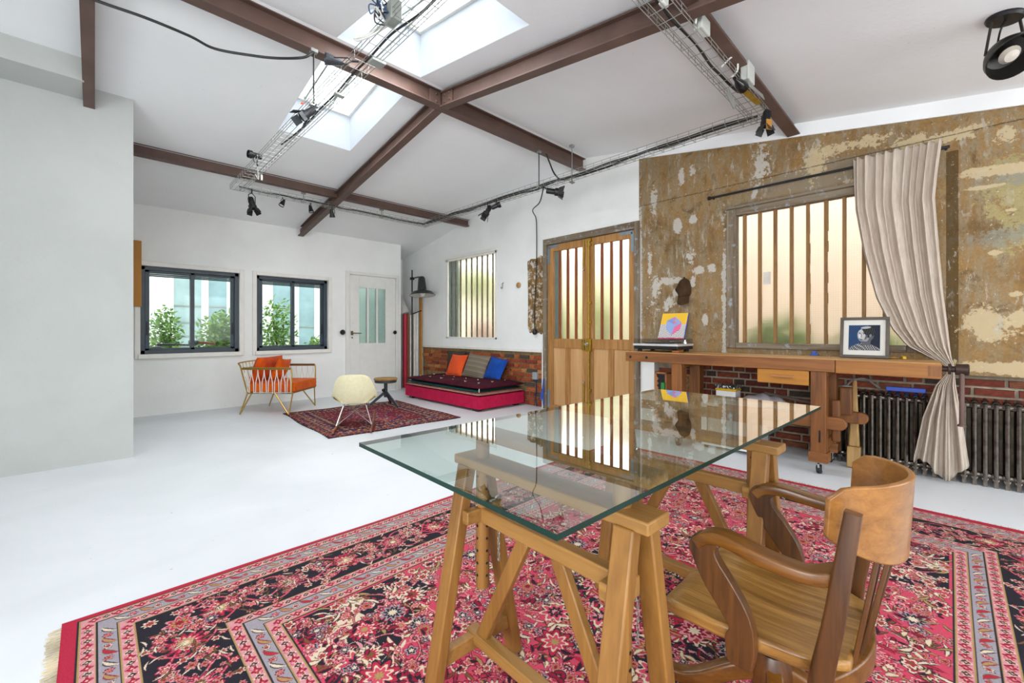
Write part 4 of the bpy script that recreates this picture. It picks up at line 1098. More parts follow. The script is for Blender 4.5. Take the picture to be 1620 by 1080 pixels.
for sx in (-1, 1):
    g = MB(); pts = [(sx * .19, -.36 + .72 * i / 14, .018 + .34 * (-.36 + .72 * i / 14 + .17) ** 2) for i in range(15)]
    g.sweep(pts, .026, .034, (0, 0, 1), .4)
    g.build('rocker', wood('walnut_rocker', '6b3417', '96522a', 'y', .4), RC, local=True, bevel=.003)

# ================================================================== STOOL
ST = thing('tripod_stool', 'low round wooden stool on a dark steel tripod in front of the white door', 'stool', (3.02, 5.72, 0))
MB().lathe([(0, .378), (.155, .378), (.168, .388), (.168, .402), (.158, .41), (.06, .406), (0, .404)], 28, (3.02, 5.72, 0)).build('seat', wood('stool_seat', '7d5a2c', 'b08a4e', 'y', .5, 14), ST, angle=30)
M['gunmetal'] = simple('gunmetal', '3c4148', .45, .4)
MB().lathe([(0, .345), (.15, .345), (.155, .352), (.155, .377), (0, .377)], 24, (3.02, 5.72, 0)).build('seat_ring', M['gunmetal'], ST)
MB().lathe([(0, .13), (.026, .13), (.026, .35), (0, .35)], 12, (3.02, 5.72, 0)).build('column', M['gunmetal'], ST)
for a in (-75, 45, 165):
    ca, sa = math.cos(math.radians(a)), math.sin(math.radians(a))
    MB().bar((3.02 + ca * .015, 5.72 + sa * .015, .20), (3.02 + ca * .25, 5.72 + sa * .25, .012), .04, .022, up=(-sa, ca, 0), w2=.03).build('leg', M['gunmetal'], ST, bevel=.003)
MB().ball((2.965, 5.685, .24), .024).build('locking_knob', M['black'], ST)

ST.location.z = .011
# ================================================================== DAYBED
DB = thing('daybed', 'low crimson upholstered daybed base against the exposed brick', 'daybed', (4.08, 5.38, 0))
M['crimson'] = fabric('crimson_velvet', 'a3133c', 'b81f48', .85, var=14)
MB().box(3.70, 4.58, 4.43, 6.34, .035, .205).build('base', M['crimson'], DB, bevel=.008)
for x in (3.77, 4.5):
    for y in (4.55, 6.22): MB().box(x - .04, x + .04, y - .05, y + .05, 0, .036).build('foot', M['blackplastic'], DB, bevel=.003)
def pad(x0, x1, y0, y1, z0, z1, amp, fx=2.2, droop=0.0):
    b = MB(); nu, nv = 22, 40
    def top(u, v):
        q, r = 2 * u - 1, 2 * v - 1; e = max(0, (1 - abs(q) ** 8) * (1 - abs(r) ** 10)) ** .4
        wv = amp * (math.sin(v * 17 + u * 5) + math.sin(v * 7.3 - u * 9))
        return e, wv
    def T(u, v): e, w = top(u, v); return (x0 + (x1 - x0) * u, y0 + (y1 - y0) * v, (z0 + z1) / 2 + (z1 - z0) / 2 * e + w * e - droop * (1 - e))
    def B(u, v): e, w = top(u, v); return (x0 + (x1 - x0) * u, y0 + (y1 - y0) * v, (z0 + z1) / 2 - (z1 - z0) / 2 * e - droop * (1 - e) * .6)
    b.grid(T, nu, nv); b.grid(lambda u, v: B(1 - u, v), nu, nv); return b
pm = fabric('patterned_pink_cotton', 'a8625a', 'c79a8a', .9, var=26)
m = pad(3.69, 4.585, 4.42, 6.345, .206, .256, .002); mt = m.build('thin_mattress', pm, angle=80); tag(mt, 'thin pink patterned mattress directly on the crimson daybed base', 'mattress')
m = pad(3.695, 4.58, 4.46, 6.34, .258, .288, .002); mt = m.build('teal_pad', fabric('teal_cotton', '174547', '215856', .9), angle=80); tag(mt, 'thin dark teal pad between the pink mattress and the burgundy futon', 'mattress')
m = pad(3.70, 4.59, 4.41, 6.33, .290, .362, .004, droop=.003); FT = m.build('futon', fabric('burgundy_velvet', '360b18', '4e1224', .9, var=7), angle=80); tag(FT, 'burgundy velvet futon with white tufting ties topping the daybed', 'futon')
tf = simple('tufting_thread', 'cfc6bd', .9)
for i in range(6):
    for j in range(3):
        x, y = 3.87 + .26 * j, 4.65 + .3 * i
        g = MB()
        for k in range(4): g.tube([(x, y, .355), (x + random.uniform(-.02, .02), y + random.uniform(-.025, .025), .374)], .0025, 4)
        g.build('tuft', tf, FT)
MB().tube([(3.703, 4.425, .32), (3.695, 4.42, .30), (3.69, 4.415, .275)], .006, 5).build('corner_tie', tf, FT)
cushion('cushion', fabric('charcoal_cotton', '3d3630', '4b433b', .9), .42, .42, .13, 'dark charcoal cushion half hidden behind the bright orange one', (4.50, 6.02, .545), (math.radians(82), 0, math.radians(-82)))
cushion('cushion', fabric('coral_velvet', 'd2481f', 'e05a2b', .85, sheen=.06), .40, .38, .13, 'bright orange red cushion on the burgundy daybed futon', (4.36, 5.80, .527), (math.radians(66), 0, math.radians(-88)))
def striped():
    m, nt, p = newmat('striped_taupe_cotton'); v = coord(nt); sx = nd(nt, 'ShaderNodeSeparateXYZ', {'Vector': v})
    f = mth(nt, 'FRACT', mth(nt, 'MULTIPLY', sx.outputs['Y'], 13.0))
    col = ramp(nt, f, [(.0, lin('6f6657')), (.3, lin('7d7363')), (.36, lin('6a5a5f')), (.52, lin('6a5a5f')), (.56, lin('8a7d45')), (.66, lin('7d7363'))], 'CONSTANT')
    nt.links.new(col, p.inputs['Base Color']); p.inputs['Roughness'].default_value = .9; return m
cushion('cushion', striped(), .50, .40, .15, 'taupe cushion with thin horizontal stripes in the middle of the daybed', (4.40, 5.34, .535), (math.radians(66), math.radians(4), math.radians(-86)))
cushion('cushion', fabric('blue_velvet', '123a86', '184aa2', .85, sheen=.06), .34, .36, .12, 'royal blue cushion at the right end of the daybed', (4.44, 4.915, .518), (math.radians(64), math.radians(8), math.radians(-84)))
# ================================================================== WORKBENCH
WB = thing('workbench', 'long oiled wooden workbench on castors below the ochre wall window', 'workbench', (4.25, 1.2, 0))
b = MB(); b.box(3.95, 4.12, .60, 2.357, .79, .883); b.build('front_beam', M['bench'], WB, bevel=.005)
b = MB(); b.box(3.95, 4.12, .037, .597, .785, .883); b.build('front_beam', wood('paler_bench_end', '80501f', 'ad7433', 'y', .5, 14), WB, bevel=.005)
b = MB(); b.box(4.12, 4.49, .05, 2.345, .83, .884); b.build('top_board', M['benchtop'], WB, bevel=.004)
b = MB(); b.box(3.955, 4.12, .04, 2.355, .8832, .8872); b.build('worn_surface', M['benchtop'], WB)
b = MB(); b.box(4.4, 4.49, .1, 2.3, .76, .83); b.build('rear_beam', M['bench'], WB, bevel=.004)
for y in (2.30, 2.12): MB().lathe([(0, -.001), (.014, -.001), (.014, .002), (0, .002)], 14, (3.95, y, .835), (-1, 0, 0)).build('dog_hole', M['black'], WB)
MB().box(3.948, 3.952, .036, .10, .80, .87).build('end_grain', M['benchz'], WB)
def benchleg(y0, y1, x0, zb=.165):
    L = MB(); L.box(x0, x0 + .11, y0, y1, zb, .795); lo = L.build('leg', M['benchz'], WB, bevel=.004)
    f = MB(); f.box(x0 - .012, x0 + .125, y0 - .012, y1 + .012, .095, .17); f.build('foot_block', M['bench'], lo, bevel=.004)
    xc, yc = x0 + .055, (y0 + y1) / 2
    c = MB(); c.box(xc - .045, xc + .045, yc - .04, yc + .04, .088, .096); c.bar((xc - .03, yc, .09), (xc - .01, yc, .04), .012, .05); c.box(xc - .03, xc + .03, yc - .025, yc - .02, .03, .09); c.box(xc - .03, xc + .03, yc + .02, yc + .025, .03, .09)
    co = c.build('caster', M['chrome'], WB); MB().lathe([(0, -.016), (.03, -.016), (.035, -.01), (.035, .01), (.03, .016), (0, .016)], 18, (xc - .01, yc, .035), (0, 1, 0)).build('wheel', M['rubber'], co)
for y0, y1 in ((.655, .755), (1.77, 1.87)):
    benchleg(y0, y1, 3.965); benchleg(y0, y1, 4.38)
    MB().box(4.07, 4.39, y0 + .02, y1 - .02, .17, .24).build('stretcher', M['bench'], WB, bevel=.003)
    MB().box(4.0, 4.5, y0 - .005, y1 + .005, .755, .792).build('bearer', M['bench'], WB, bevel=.003)
MB().box(4.17, 4.22, .7, 1.82, .33, .42).build('long_stretcher', M['bench'], WB, bevel=.003)
# leg vise tongue (rounded end) and its wooden pieces
def rounded_tongue(x0, x1, y0, y1, z0, z1):
    r = (z1 - z0) / 2; pts = [(y1, z0), (y1, z1)] + [(y0 + r - r * math.sin(a), (z0 + z1) / 2 + r * math.cos(a)) for a in [PI * i / 10 for i in range(11)]]
    return MB().prism(pts, x0, x1, 'x')
rounded_tongue(4.0, 4.05, .535, 1.45, .35, .445).build('vise_tongue', M['bench'], WB, bevel=.006)
rounded_tongue(4.28, 4.33, .44, .64, .37, .46).build('vise_tongue', M['benchz'], WB, bevel=.006)
MB().box(4.06, 4.11, .585, .64, .25, .57).build('vise_chop', M['benchz'], WB, bevel=.012)
MB().box(4.2, 4.26, .53, .61, .44, .66).build('vise_chop', M['benchz'], WB, bevel=.012)
d = MB(); d.box(3.962, 4.35, .765, 1.125, .675, .79); do = d.build('drawer', M['drawer'], WB, bevel=.004)
g = MB(); g.prism([(3.925, .742), (3.965, .752), (3.965, .738), (3.935, .728)], .86, 1.02, 'y'); g.build('drawer_pull', wood('pale_pull', 'a5713f', 'c08a58', 'y', .5), do, bevel=.003)
b = MB(); b.box(3.958, 3.9655, .69, .70, .25, .34); b.build('slot', M['black'], WB)
# iron end vise: screw, head and hanging T-bar
v = MB(); v.lathe([(.018, 0), (.018, -.03), (.036, -.032), (.036, -.045), (.02, -.047), (.02, -.065), (.036, -.068), (.038, -.125), (.03, -.13), (0, -.131)], 16, (4.10, .04, .845), (0, 1, 0))
vo = v.build('vise_screw', simple('rusty_iron', '3a2a24', .5, .5, var=.3), WB)
v = MB(); v.tube([(4.085, -.055, .87), (4.085, -.055, .48)], .013, 10); v.lathe([(0, 0), (.024, .002), (.02, .012), (.012, .02)], 12, (4.085, -.055, .47)); v.build('t_bar', M['steel'], vo)

# things on the bench
TT = thing('turntable', 'black and silver record player with smoked lid at the left end of the workbench', 'turntable', (4.3, 2.12, .887))
ty0, ty1 = 1.88, 2.36
b = MB(); b.box(4.12, 4.48, ty0, ty1, .912, .95); b.build('plinth', M['blackplastic'], TT, bevel=.008)
b = MB(); b.box(4.112, 4.485, ty0 - .006, ty1 + .006, .946, .968); b.build('deck', simple('brushed_silver', 'c3c5c6', .45, .2), TT, bevel=.004)
for x in (4.16, 4.44):
    for y in (ty0 + .05, ty1 - .05): MB().lathe([(0, 0), (.022, 0), (.026, .012), (.02, .026), (0, .026)], 14, (x, y, .887)).build('foot', M['rubber'], TT)
MB().lathe([(0, 0), (.15, 0), (.152, .006), (.14, .009), (0, .008)], 30, (4.3, 2.16, .968)).build('platter', M['gunmetal'], TT)
ta = MB(); ta.lathe([(0, 0), (.03, 0), (.03, .02), (.014, .022), (.014, .04), (0, .04)], 14, (4.4, 1.93, .968)); ta.tube([(4.44, 1.93, 1.0), (4.4, 1.93, 1.0), (4.25, 1.95, .998), (4.2, 2.0, .995)], .005, 6); ta.lathe([(0, 0), (.013, 0), (.013, .03), (0, .03)], 10, (4.435, 1.93, 1.0), (1, 0, 0)); ta.build('tonearm', M['chrome'], TT)
ld = MB(); lx0, lx1, lz = 4.125, 4.48, 1.02; e = .004
for (a, c, d_, f, g_, h_) in ((lx0, lx0 + e, ty0, ty1, .969, lz), (lx1 - e, lx1, ty0, ty1, .969, lz), (lx0, lx1, ty0, ty0 + e, .969, lz), (lx0, lx1, ty1 - e, ty1, .969, lz), (lx0, lx1, ty0, ty1, lz - e, lz)): ld.box(a, c, d_, f, g_, h_)
ld.build('dust_cover', M['lid'], TT, smooth=False)
def sleeve_img():
    n = 300; yy, xx = np.mgrid[0:n, 0:n]; X = xx / n; Y = yy / n; a = np.ones((n, n, 3)) * hx('e3b63a')
    low = Y < .56; a[low] = hx('e9e6e2')
    px = X - .5; r = np.hypot(px, (Y - 1.05)); u = np.floor((np.arctan2(px, 1.05 - Y)) * 26); v = np.floor(r * 22); du = (np.arctan2(px, 1.05 - Y) * 26) % 1 - .5; dv = (r * 22) % 1 - .5
    a[low & (np.hypot(du, dv) < .36)] = hx('22222a')
    def poly(pts, c):
        m = np.ones_like(X, bool); k = len(pts)
        for i in range(k):
            (x0, y0), (x1, y1) = pts[i], pts[(i + 1) % k]; m &= ((x1 - x0) * (Y - y0) - (y1 - y0) * (X - x0)) >= 0
        a[m] = hx(c)
    poly([(.5, .12), (.78, .34), (.8, .62), (.52, .86), (.22, .70), (.24, .38)], '8fa2cf')
    poly([(.5, .12), (.78, .34), (.8, .62), (.55, .45)], 'd96a92'); poly([(.22, .70), (.52, .55), (.52, .86)], '7d93c8'); poly([(.45, .62), (.62, .58), (.5, .70)], 'e06b7a'); poly([(.42, .74), (.6, .76), (.5, .82)], 'e4758a')
    a[Y < .02] = hx('cc3a78'); a[X > .975] = hx('3a55b0'); return a
RS = MB()
def rsf(p): return p
zl = 1.0215
y0, y1, x_b, x_t, z_b, z_t = 1.965, 2.262, 4.465, 4.585, zl, zl + .275
for dx in (0, .006): RS.add([(x_b + dx, y1, z_b), (x_b + dx, y0, z_b), (x_t + dx, y0, z_t), (x_t + dx, y1, z_t)], [])
RS.f += [(0, 1, 2, 3), (7, 6, 5, 4), (0, 4, 5, 1), (1, 5, 6, 2), (2, 6, 7, 3), (3, 7, 4, 0)]; RS.mi += [0, 1, 1, 1, 1, 1]
RS.uv = lambda p: ((y1 - p[1]) / (y1 - y0), (p[2] - z_b) / (z_t - z_b))
tag(RS.build('record_sleeve', [image_mat('record_sleeve_print', sleeve_img(), .45, 0), simple('blue_card', '3f5cb4', .5)], smooth=False), 'square yellow, white and blue record sleeve leaning on the wall behind the turntable', 'record sleeve')
b = MB(); b.box(4.10, 4.2, 1.86, 1.93, .888, .905); tag(b.build('sanding_block', wood('red_wood_block', '7d3f18', 'a8602e', 'y', .5), bevel=.003), 'small reddish wooden block under the right front of the turntable', 'block')

def portrait_img():
    n = 320; yy, xx = np.mgrid[0:n, 0:n]; X = xx / n; Y = yy / n
    E = lambda cx, cy, rx, ry, rot=0.0: (((X - cx) * math.cos(rot) + (Y - cy) * math.sin(rot)) / rx) ** 2 + ((-(X - cx) * math.sin(rot) + (Y - cy) * math.cos(rot)) / ry) ** 2
    h = np.sin((X + Y * 1.5) * 75 + 2 * np.sin(Y * 11)); a = np.ones((n, n, 3)) * hx('1b2740')
    a[h > .5] = hx('3b6193'); a[(X > .62)] = hx('1c1f27'); a[(X > .62) & (h > .7)] = hx('2f3d55')
    robe = (Y < .30 - .75 * (X - .5) ** 2 - .10 * np.abs(X - .42)); a[robe] = hx('3a3b3f'); a[robe & (np.sin(X * 55 + Y * 40 + 4 * np.sin(X * 9)) > .35)] = hx('7d7e82'); a[robe & (np.sin(X * 90 - Y * 60) > .85)] = hx('b5b5b6')
    a[(np.abs(X - .56 - (Y - .2) * .12) < .13) & (Y > .2) & (Y < .48)] = hx('55575c')
    hd = E(.56, .63, .25, .29, .15); a[hd < 1] = hx('54565b')
    fc = E(.47, .58, .19, .27, .12); a[fc < 1] = hx('8c8e92')
    lit = E(.42, .62, .12, .2, .1); a[lit < 1] = hx('b3b5b8')
    a[(fc < 1) & (np.sin((X * .6 + Y) * 110) > .8)] = hx('6a6c70')
    hair = (E(.60, .72, .25, .22, .2) < 1) & (X > .42 + .5 * np.abs(Y - .85)); a[hair] = hx('17181c'); a[hair & (np.sin(X * 120 + Y * 30) > .6)] = hx('505257')
    a[E(.55, .90, .16, .045, .1) < 1] = hx('a4a6a9'); a[E(.70, .58, .035, .06) < 1] = hx('77797d')
    nose = (X > .315 + .12 * np.abs(Y - .52)) & (X < .40) & (Y > .49) & (Y < .64); a[nose] = hx('c2c4c6'); a[(np.abs(X - .405) < .008) & (Y > .50) & (Y < .66)] = hx('2a2b30')
    for cx, cy, rx, ry in ((.36, .655, .03, .012), (.50, .66, .045, .014)): a[E(cx, cy, rx, ry) < 1] = hx('14151a')
    for cx, cy, rx, ry in ((.36, .695, .04, .01), (.50, .705, .06, .012), (.40, .43, .06, .011), (.41, .39, .045, .008), (.47, .33, .12, .012)): a[E(cx, cy, rx, ry) < 1] = hx('202127')
    a[(E(.56, .52, .03, .1, -.3) < 1)] = hx('55575c')
    return a
PF = thing('framed_portrait', 'framed blue and grey portrait print leaning on the workbench beside the curtain', 'picture', (4.34, .475, .888))
pr_ = Matrix.Rotation(math.radians(9), 4, 'Y')
def fr_box(mb, y0, y1, z0, z1, x0, x1):   # local: x depth, tilts backwards
    k = len(mb.v); mb.box(x0, x1, y0, y1, z0, z1)
    for i in range(k, len(mb.v)): q = pr_ @ Vector(mb.v[i]); mb.v[i] = tuple(q)
w2, hh, t = .152, .325, .022
f = MB(); fr_box(f, -w2, w2, 0, t, -.012, .018); fr_box(f, -w2, w2, hh - t, hh, -.012, .018); fr_box(f, -w2, -w2 + t, t, hh - t, -.012, .018); fr_box(f, w2 - t, w2, t, hh - t, -.012, .018)
f.build('frame', simple('dark_brown_frame', '4a4138', .45, var=.2), PF, local=True, bevel=.002)
f = MB(); fr_box(f, -w2 + t, w2 - t, t, hh - t, .0, .01); f.build('mount', simple('pale_mount', 'c9c8c2', .8, var=.03), PF, local=True)
f = MB(); py0, py1, pz0, pz1 = -.097, .097, .06, .262
f.add([tuple(pr_ @ Vector((-.0015, y, z))) for y, z in ((py1, pz0), (py0, pz0), (py0, pz1), (py1, pz1))], [(0, 1, 2, 3)])
zs0 = f.v[0][2]; zs1 = f.v[2][2]; f.uv = lambda p: ((py1 - p[1]) / (py1 - py0), (p[2] - zs0) / (zs1 - zs0))
f.build('print', image_mat('portrait_print', portrait_img(), .6, 0), PF, local=True, smooth=False)
b = MB(); b.lathe([(0, 0), (.03, 0), (.032, .006), (.02, .012), (0, .012)], 14, (4.42, .30, .888)); b.lathe([(0, 0), (.02, 0), (.02, .02), (.012, .024), (0, .024)], 12, (4.40, .245, .888)); tag(b.build('brass_lid', M['brass']), 'small yellow metal lid on the bench beside the foot of the curtain', 'lid')
b = MB(); b.box(4.50, 4.53, .80, .86, .886, .90); b.box(4.505, 4.525, .815, .845, .90, .925); tag(b.build('small_clamp', simple('blue_plastic', '2c4fa5', .5)), 'small blue and brown clip on the bench below the middle of the barred window', 'clip')
CP = thing('flat_cap', 'brown cap hanging from a nail on the ochre wall above the turntable', 'cap', (4.56, 2.02, 1.55))
capm = fabric('brown_tweed', '33261a', '4a3826', .95)
b = MB()
for k in (0,):
    poly = smoothpath([(2.015, 1.675, 0), (2.06, 1.655, 0), (2.09, 1.60, 0), (2.118, 1.555, 0), (2.085, 1.50, 0), (2.075, 1.46, 0), (2.0, 1.455, 0), (1.955, 1.49, 0), (1.945, 1.56, 0), (1.965, 1.64, 0)], 4, close=True)
    n = len(poly); cx, cy = 2.025, 1.565
    vs = [(4.597, p.x, p.y) for p in poly] + [(4.565, cx + (p.x - cx) * .93, cy + (p.y - cy) * .93) for p in poly] + [(4.525, cx + (p.x - cx) * .62, cy + (p.y - cy) * .62) for p in poly] + [(4.515, cx, cy)]
    fs = []
    for r in range(2):
        for i in range(n): fs.append((r * n + i, r * n + (i + 1) % n, (r + 1) * n + (i + 1) % n, (r + 1) * n + i))
    fs += [(2 * n + i, 2 * n + (i + 1) % n, 3 * n) for i in range(n)]; fs.append(tuple(reversed(range(n))))
    b.add(vs, fs)
b.build('crown', capm, CP, angle=80)
b = MB(); b.sheet(lambda u, v: ((4.58 - .03 * math.sin(PI * u) - .02 * v, 2.085 - .125 * u, 1.475 - (.075 + .02 * math.sin(PI * u)) * v), (-1, 0, -.3)), 12, 5, .01); b.build('peak', capm, CP)
MB().lathe([(0, -.035), (.006, -.035), (.006, 0)], 8, (4.6, 2.018, 1.68), (1, 0, 0)).build('nail', M['black'], CP)

# things below the bench and round the radiator
CB = thing('wooden_crate', 'small wooden box with a jagged torn edge below the left end of the bench', 'box', (4.42, 2.16, .16))
lw = wood('pale_carton_wood', 'a8683f', 'c28a5a', 'z', .6)
b = MB(); b.box(4.3, 4.55, 2.195, 2.215, .17, .66); b.box(4.3, 4.55, 2.08, 2.10, .17, .66); b.box(4.53, 4.55, 2.1, 2.195, .17, .66); b.box(4.3, 4.55, 2.08, 2.215, .16, .18); b.box(4.3, 4.55, 2.08, 2.215, .645, .665); b.build('carcass', lw, CB, bevel=.002)
j = MB(); pts = [(2.196, .64)] + [(2.196 - (.008 if k % 2 else .026), .64 - .024 * k) for k in range(1, 19)] + [(2.196, .19)]
j.prism(pts, 4.3, 4.31, 'x'); j.build('jagged_edge', lw, CB); b = MB(); b.box(4.31, 4.53, 2.101, 2.185, .181, .644); b.build('dark_fill', M['black'], CB)  # black block filling the inside of the box
b = MB(); b.box(4.27, 4.30, 2.09, 2.13, .40, .56); tag(b.build('green_tin', simple('green_tin', '2f8a3c', .5), bevel=.004), 'small bright green tin standing before the jagged wooden box', 'tin')
VP = thing('carved_panel', 'framed wooden panel with pale carved marks between the bench legs', 'panel', (4.46, 1.95, .16))
b = MB(); b.box(4.44, 4.48, 1.88, 2.0, .16, .65); b.build('board', M['bench'], VP, bevel=.004)
b = MB(); b.box(4.43, 4.445, 1.88, 1.895, .16, .65); b.box(4.43, 4.445, 1.985, 2.0, .16, .65); b.box(4.43, 4.445, 1.895, 1.985, .63, .65); b.build('frame', M['doorwood'], VP)
b = MB(); b.tube([(4.436, 1.94 + .022 * math.cos(a), .59 + .028 * math.sin(a)) for a in [2 * PI * i / 12 for i in range(13)]], .005, 5)
for k in range(3): b.tube([(4.436, 1.965 - .014 * k, .46), (4.436, 1.93 - .012 * k, .545)], .004, 5)
b.build('carving', simple('pale_scratch', 'a98a68', .8), VP)
BK = thing('plastic_tub', 'white plastic tub with a yellow band and black lid on the white cabinet', 'tub', (4.42, 1.51, .43))
b = MB(); b.box(4.34, 4.50, 1.42, 1.60, .43, .545); b.build('body', simple('white_tub', 'e2e3e2', .4, var=.02), BK, bevel=.012)
b = MB(); b.box(4.335, 4.505, 1.415, 1.605, .52, .548); b.build('yellow_band', simple('yellow_band', 'd9ad22', .45, var=.03), BK, bevel=.012)
m, nt, p = newmat('black_white_lid'); nt.links.new(ramp(nt, noise(nt, coord(nt), 55, 2), [(.48, lin('17171b')), (.56, lin('dcdcdc'))], 'CONSTANT'), p.inputs['Base Color'])
b = MB(); b.box(4.33, 4.51, 1.41, 1.61, .548, .578); b.build('lid', m, BK, bevel=.008)
CBN = thing('white_cabinet', 'low white cabinet with a recessed grey front on the floor below the bench', 'cabinet', (4.35, 1.42, 0))
wm = simple('white_laminate', 'dfe1e0', .45, var=.03)
b = MB(); b.box(4.12, 4.56, 1.2, 1.22, .03, .43); b.box(4.12, 4.56, 1.63, 1.65, .03, .43); b.box(4.12, 4.56, 1.22, 1.63, .40, .43); b.box(4.12, 4.56, 1.22, 1.63, .03, .10); b.box(4.54, 4.56, 1.22, 1.63, .1, .4); b.build('carcass', wm, CBN, bevel=.004)
b = MB(); b.box(4.145, 4.16, 1.25, 1.6, .12, .38); b.build('front_panel', simple('grey_front', 'a9abaa', .6), CBN, bevel=.003)
b = MB(); b.box(4.118, 4.14, 1.22, 1.25, .1, .4); b.box(4.118, 4.14, 1.6, 1.63, .1, .4); b.build('door_frame', wm, CBN, bevel=.003)
for y in (1.23, 1.62): MB().box(4.15, 4.5, y - .015, y + .015, 0, .031).build('foot', M['black'], CBN)
b = MB()
b.grid(lambda u, v: (4.22 + .30 * v, 1.40 - .50 * u, .432 + .105 * math.sin(PI * min(1, u * 1.1)) ** .7 * math.sin(PI * v) ** .5 * (1 - .35 * u) + .012 * math.sin(23 * u + 9 * v) * math.sin(PI * u)), 30, 14)
b.grid(lambda u, v: (4.22 + .30 * v, 1.40 - .50 * (1 - u), .431), 2, 2)
tag(b.build('plastic_bag', simple('pale_translucent_plastic', 'c4c2cc', .3, var=.08), angle=80), 'pale crumpled plastic bag lying on the white cabinet under the bench', 'bag')
b = MB(); b.bar((4.38, 1.24, .49), (4.44, .80, .40), .05, .04, h2=.07); b.bar((4.44, 1.20, .53), (4.48, .83, .47), .03, .02); tag(b.build('grey_boards', simple('grey_brown_card', '5d524a', .8)), 'dark grey brown folded sheet sticking out beside the plastic bag', 'sheet')
PO = thing('wooden_post', 'tall tapered pale wooden post leaning on the radiator beside the bench leg', 'post', (4.40, .54, 0))
b = MB(); b.bar((4.37, .54, .005), (4.385, .54, .17), .085, .07, up=(1, 0, 0)); b.build('base_block', M['lightwood'], PO, bevel=.006)
b = MB(); b.bar((4.385, .54, .17), (4.46, .545, .70), .07, .055, up=(1, 0, 0), w2=.028, h2=.025); b.build('shaft', M['lightwood'], PO, bevel=.01)

RD = thing('radiator', 'old bare metal column radiator standing along the brick below the ochre wall', 'radiator', (4.58, .03, 0))
rm, nt, p = newmat('bare_cast_iron'); col = ramp(nt, noise(nt, coord(nt), 12, 5, .7), [(.35, lin('4a443f')), (.6, lin('7d756c')), (.75, lin('978e83'))]); nt.links.new(col, p.inputs['Base Color']); p.inputs['Metallic'].default_value = .95; p.inputs['Roughness'].default_value = .27
proto = None
for k in range(27):
    y = .70 - .0515 * k
    if proto is None:
        b = MB()
        for x in (4.515, 4.58, 4.645):
            b.tube([(x, 0, .06), (x, 0, .58)], .0145, 8)
        b.tube([(4.515, 0, .585), (4.545, 0, .60), (4.615, 0, .60), (4.645, 0, .585)], .0165, 8); b.tube([(4.515, 0, .055), (4.545, 0, .045), (4.615, 0, .045), (4.645, 0, .055)], .0165, 8)
        for z in (.565, .075): b.lathe([(.02, -.026), (.024, -.01), (.024, .01), (.02, .026)], 10, (4.53, 0, z), (0, 1, 0))
        for x in (4.515, 4.645): b.box(x - .012, x + .012, -.01, .01, 0, .06)
        b.v = [(x - 4.58, yy, z) for x, yy, z in b.v]
        proto = b.build('section', rm, RD, local=True)
        o = proto
    else: o = proto.copy(); COL.objects.link(o); o.parent = RD
    o.location = (0, y - .03, 0)
b = MB(); b.box(4.56, 4.6, .13, .36, .622, .655); lv = b.build('spirit_level', simple('blue_enamel', '1c49b5', .4), bevel=.003); tag(lv, 'bright blue tool lying on top of the radiator behind the curtain', 'tool')
b = MB(); b.box(4.55, 4.62, -.03, .06, .622, .645); b.box(4.58, 4.62, .0, .05, .645, .68); tag(b.build('valve_fitting', M['zinc'], bevel=.003), 'small grey metal fitting on the radiator right of the blue tool', 'fitting')
b = MB(); b.tube(smoothpath([(4.6, .62, .622), (4.6, .58, .68), (4.62, .5, .70), (4.62, .44, .66), (4.62, .40, .63)], 4), .008, 6); b.box(4.58, 4.63, .56, .64, .618, .635); tag(b.build('bent_pipe', M['zinc']), 'bent grey pipe piece on the left end of the radiator', 'pipe')

# ------------------------------------------------------------------ curtain and rod
rdm = MB(); rdm.tube([(4.572, 1.735, 2.48), (4.572, .0, 2.48)], .011, 8); RO = rdm.build('curtain_rod', M['black']); tag(RO, 'thin black curtain rod above the barred window in the ochre wall', 'curtain rod')
MB().lathe([(0, 0), (.018, .002), (.02, .02), (.012, .03)], 10, (4.572, 1.735, 2.48), (0, 1, 0)).build('finial', M['black'], RO)
MB().tube([(4.605, 1.71, 2.47), (4.572, 1.71, 2.475)], .009, 8).build('bracket', M['black'], RO)
MB().tube([(4.605, .02, 2.47), (4.572, .02, 2.475)], .009, 8).build('bracket', M['black'], RO)
def linen():
    m, nt, p = newmat('natural_linen'); out = nt.nodes['Material Output']
    v = coord(nt); col = ramp(nt, noise(nt, nd(nt, 'ShaderNodeMapping', {'Vector': v, 'Scale': (1, 1, .12)}).outputs[0], 60, 4, .6), [(.35, lin('bfb2a4')), (.65, lin('d2c7ba'))])
    nt.links.new(col, p.inputs['Base Color']); p.inputs['Roughness'].default_value = .9; p.inputs['Specular IOR Level'].default_value = .1
    tl = nd(nt, 'ShaderNodeBsdfTranslucent', {'Color': lin('e0b878')})
    mx = nd(nt, 'ShaderNodeMixShader', {0: .16, 1: p.outputs[0], 2: tl.outputs[0]}); nt.links.new(mx.outputs[0], out.inputs['Surface'])
    return m
Ltop = [(2.54, .56), (2.30, .557), (2.11, .551), (1.74, .498), (1.37, .419), (1.12, .323), (.985, .235), (.90, .10), (.845, .025), (.80, .01), (.70, .075), (.456, .141), (.14, .19)]
Rtop = [(2.54, .035), (2.30, .06), (2.11, .075), (1.74, .055), (1.37, .032), (1.12, .01), (.985, .0), (.90, -.008), (.845, -.022), (.80, -.022), (.70, -.03), (.456, -.062), (.14, -.095)]
def interp(tab, z):
    for (z1, y1), (z0, y0) in zip(tab[:-1], tab[1:]):
        if z <= z1 and z >= z0: t = (z1 - z) / (z1 - z0); return y1 + (y0 - y1) * t
    return tab[-1][1] if z < tab[-1][0] else tab[0][1]
NF = 10
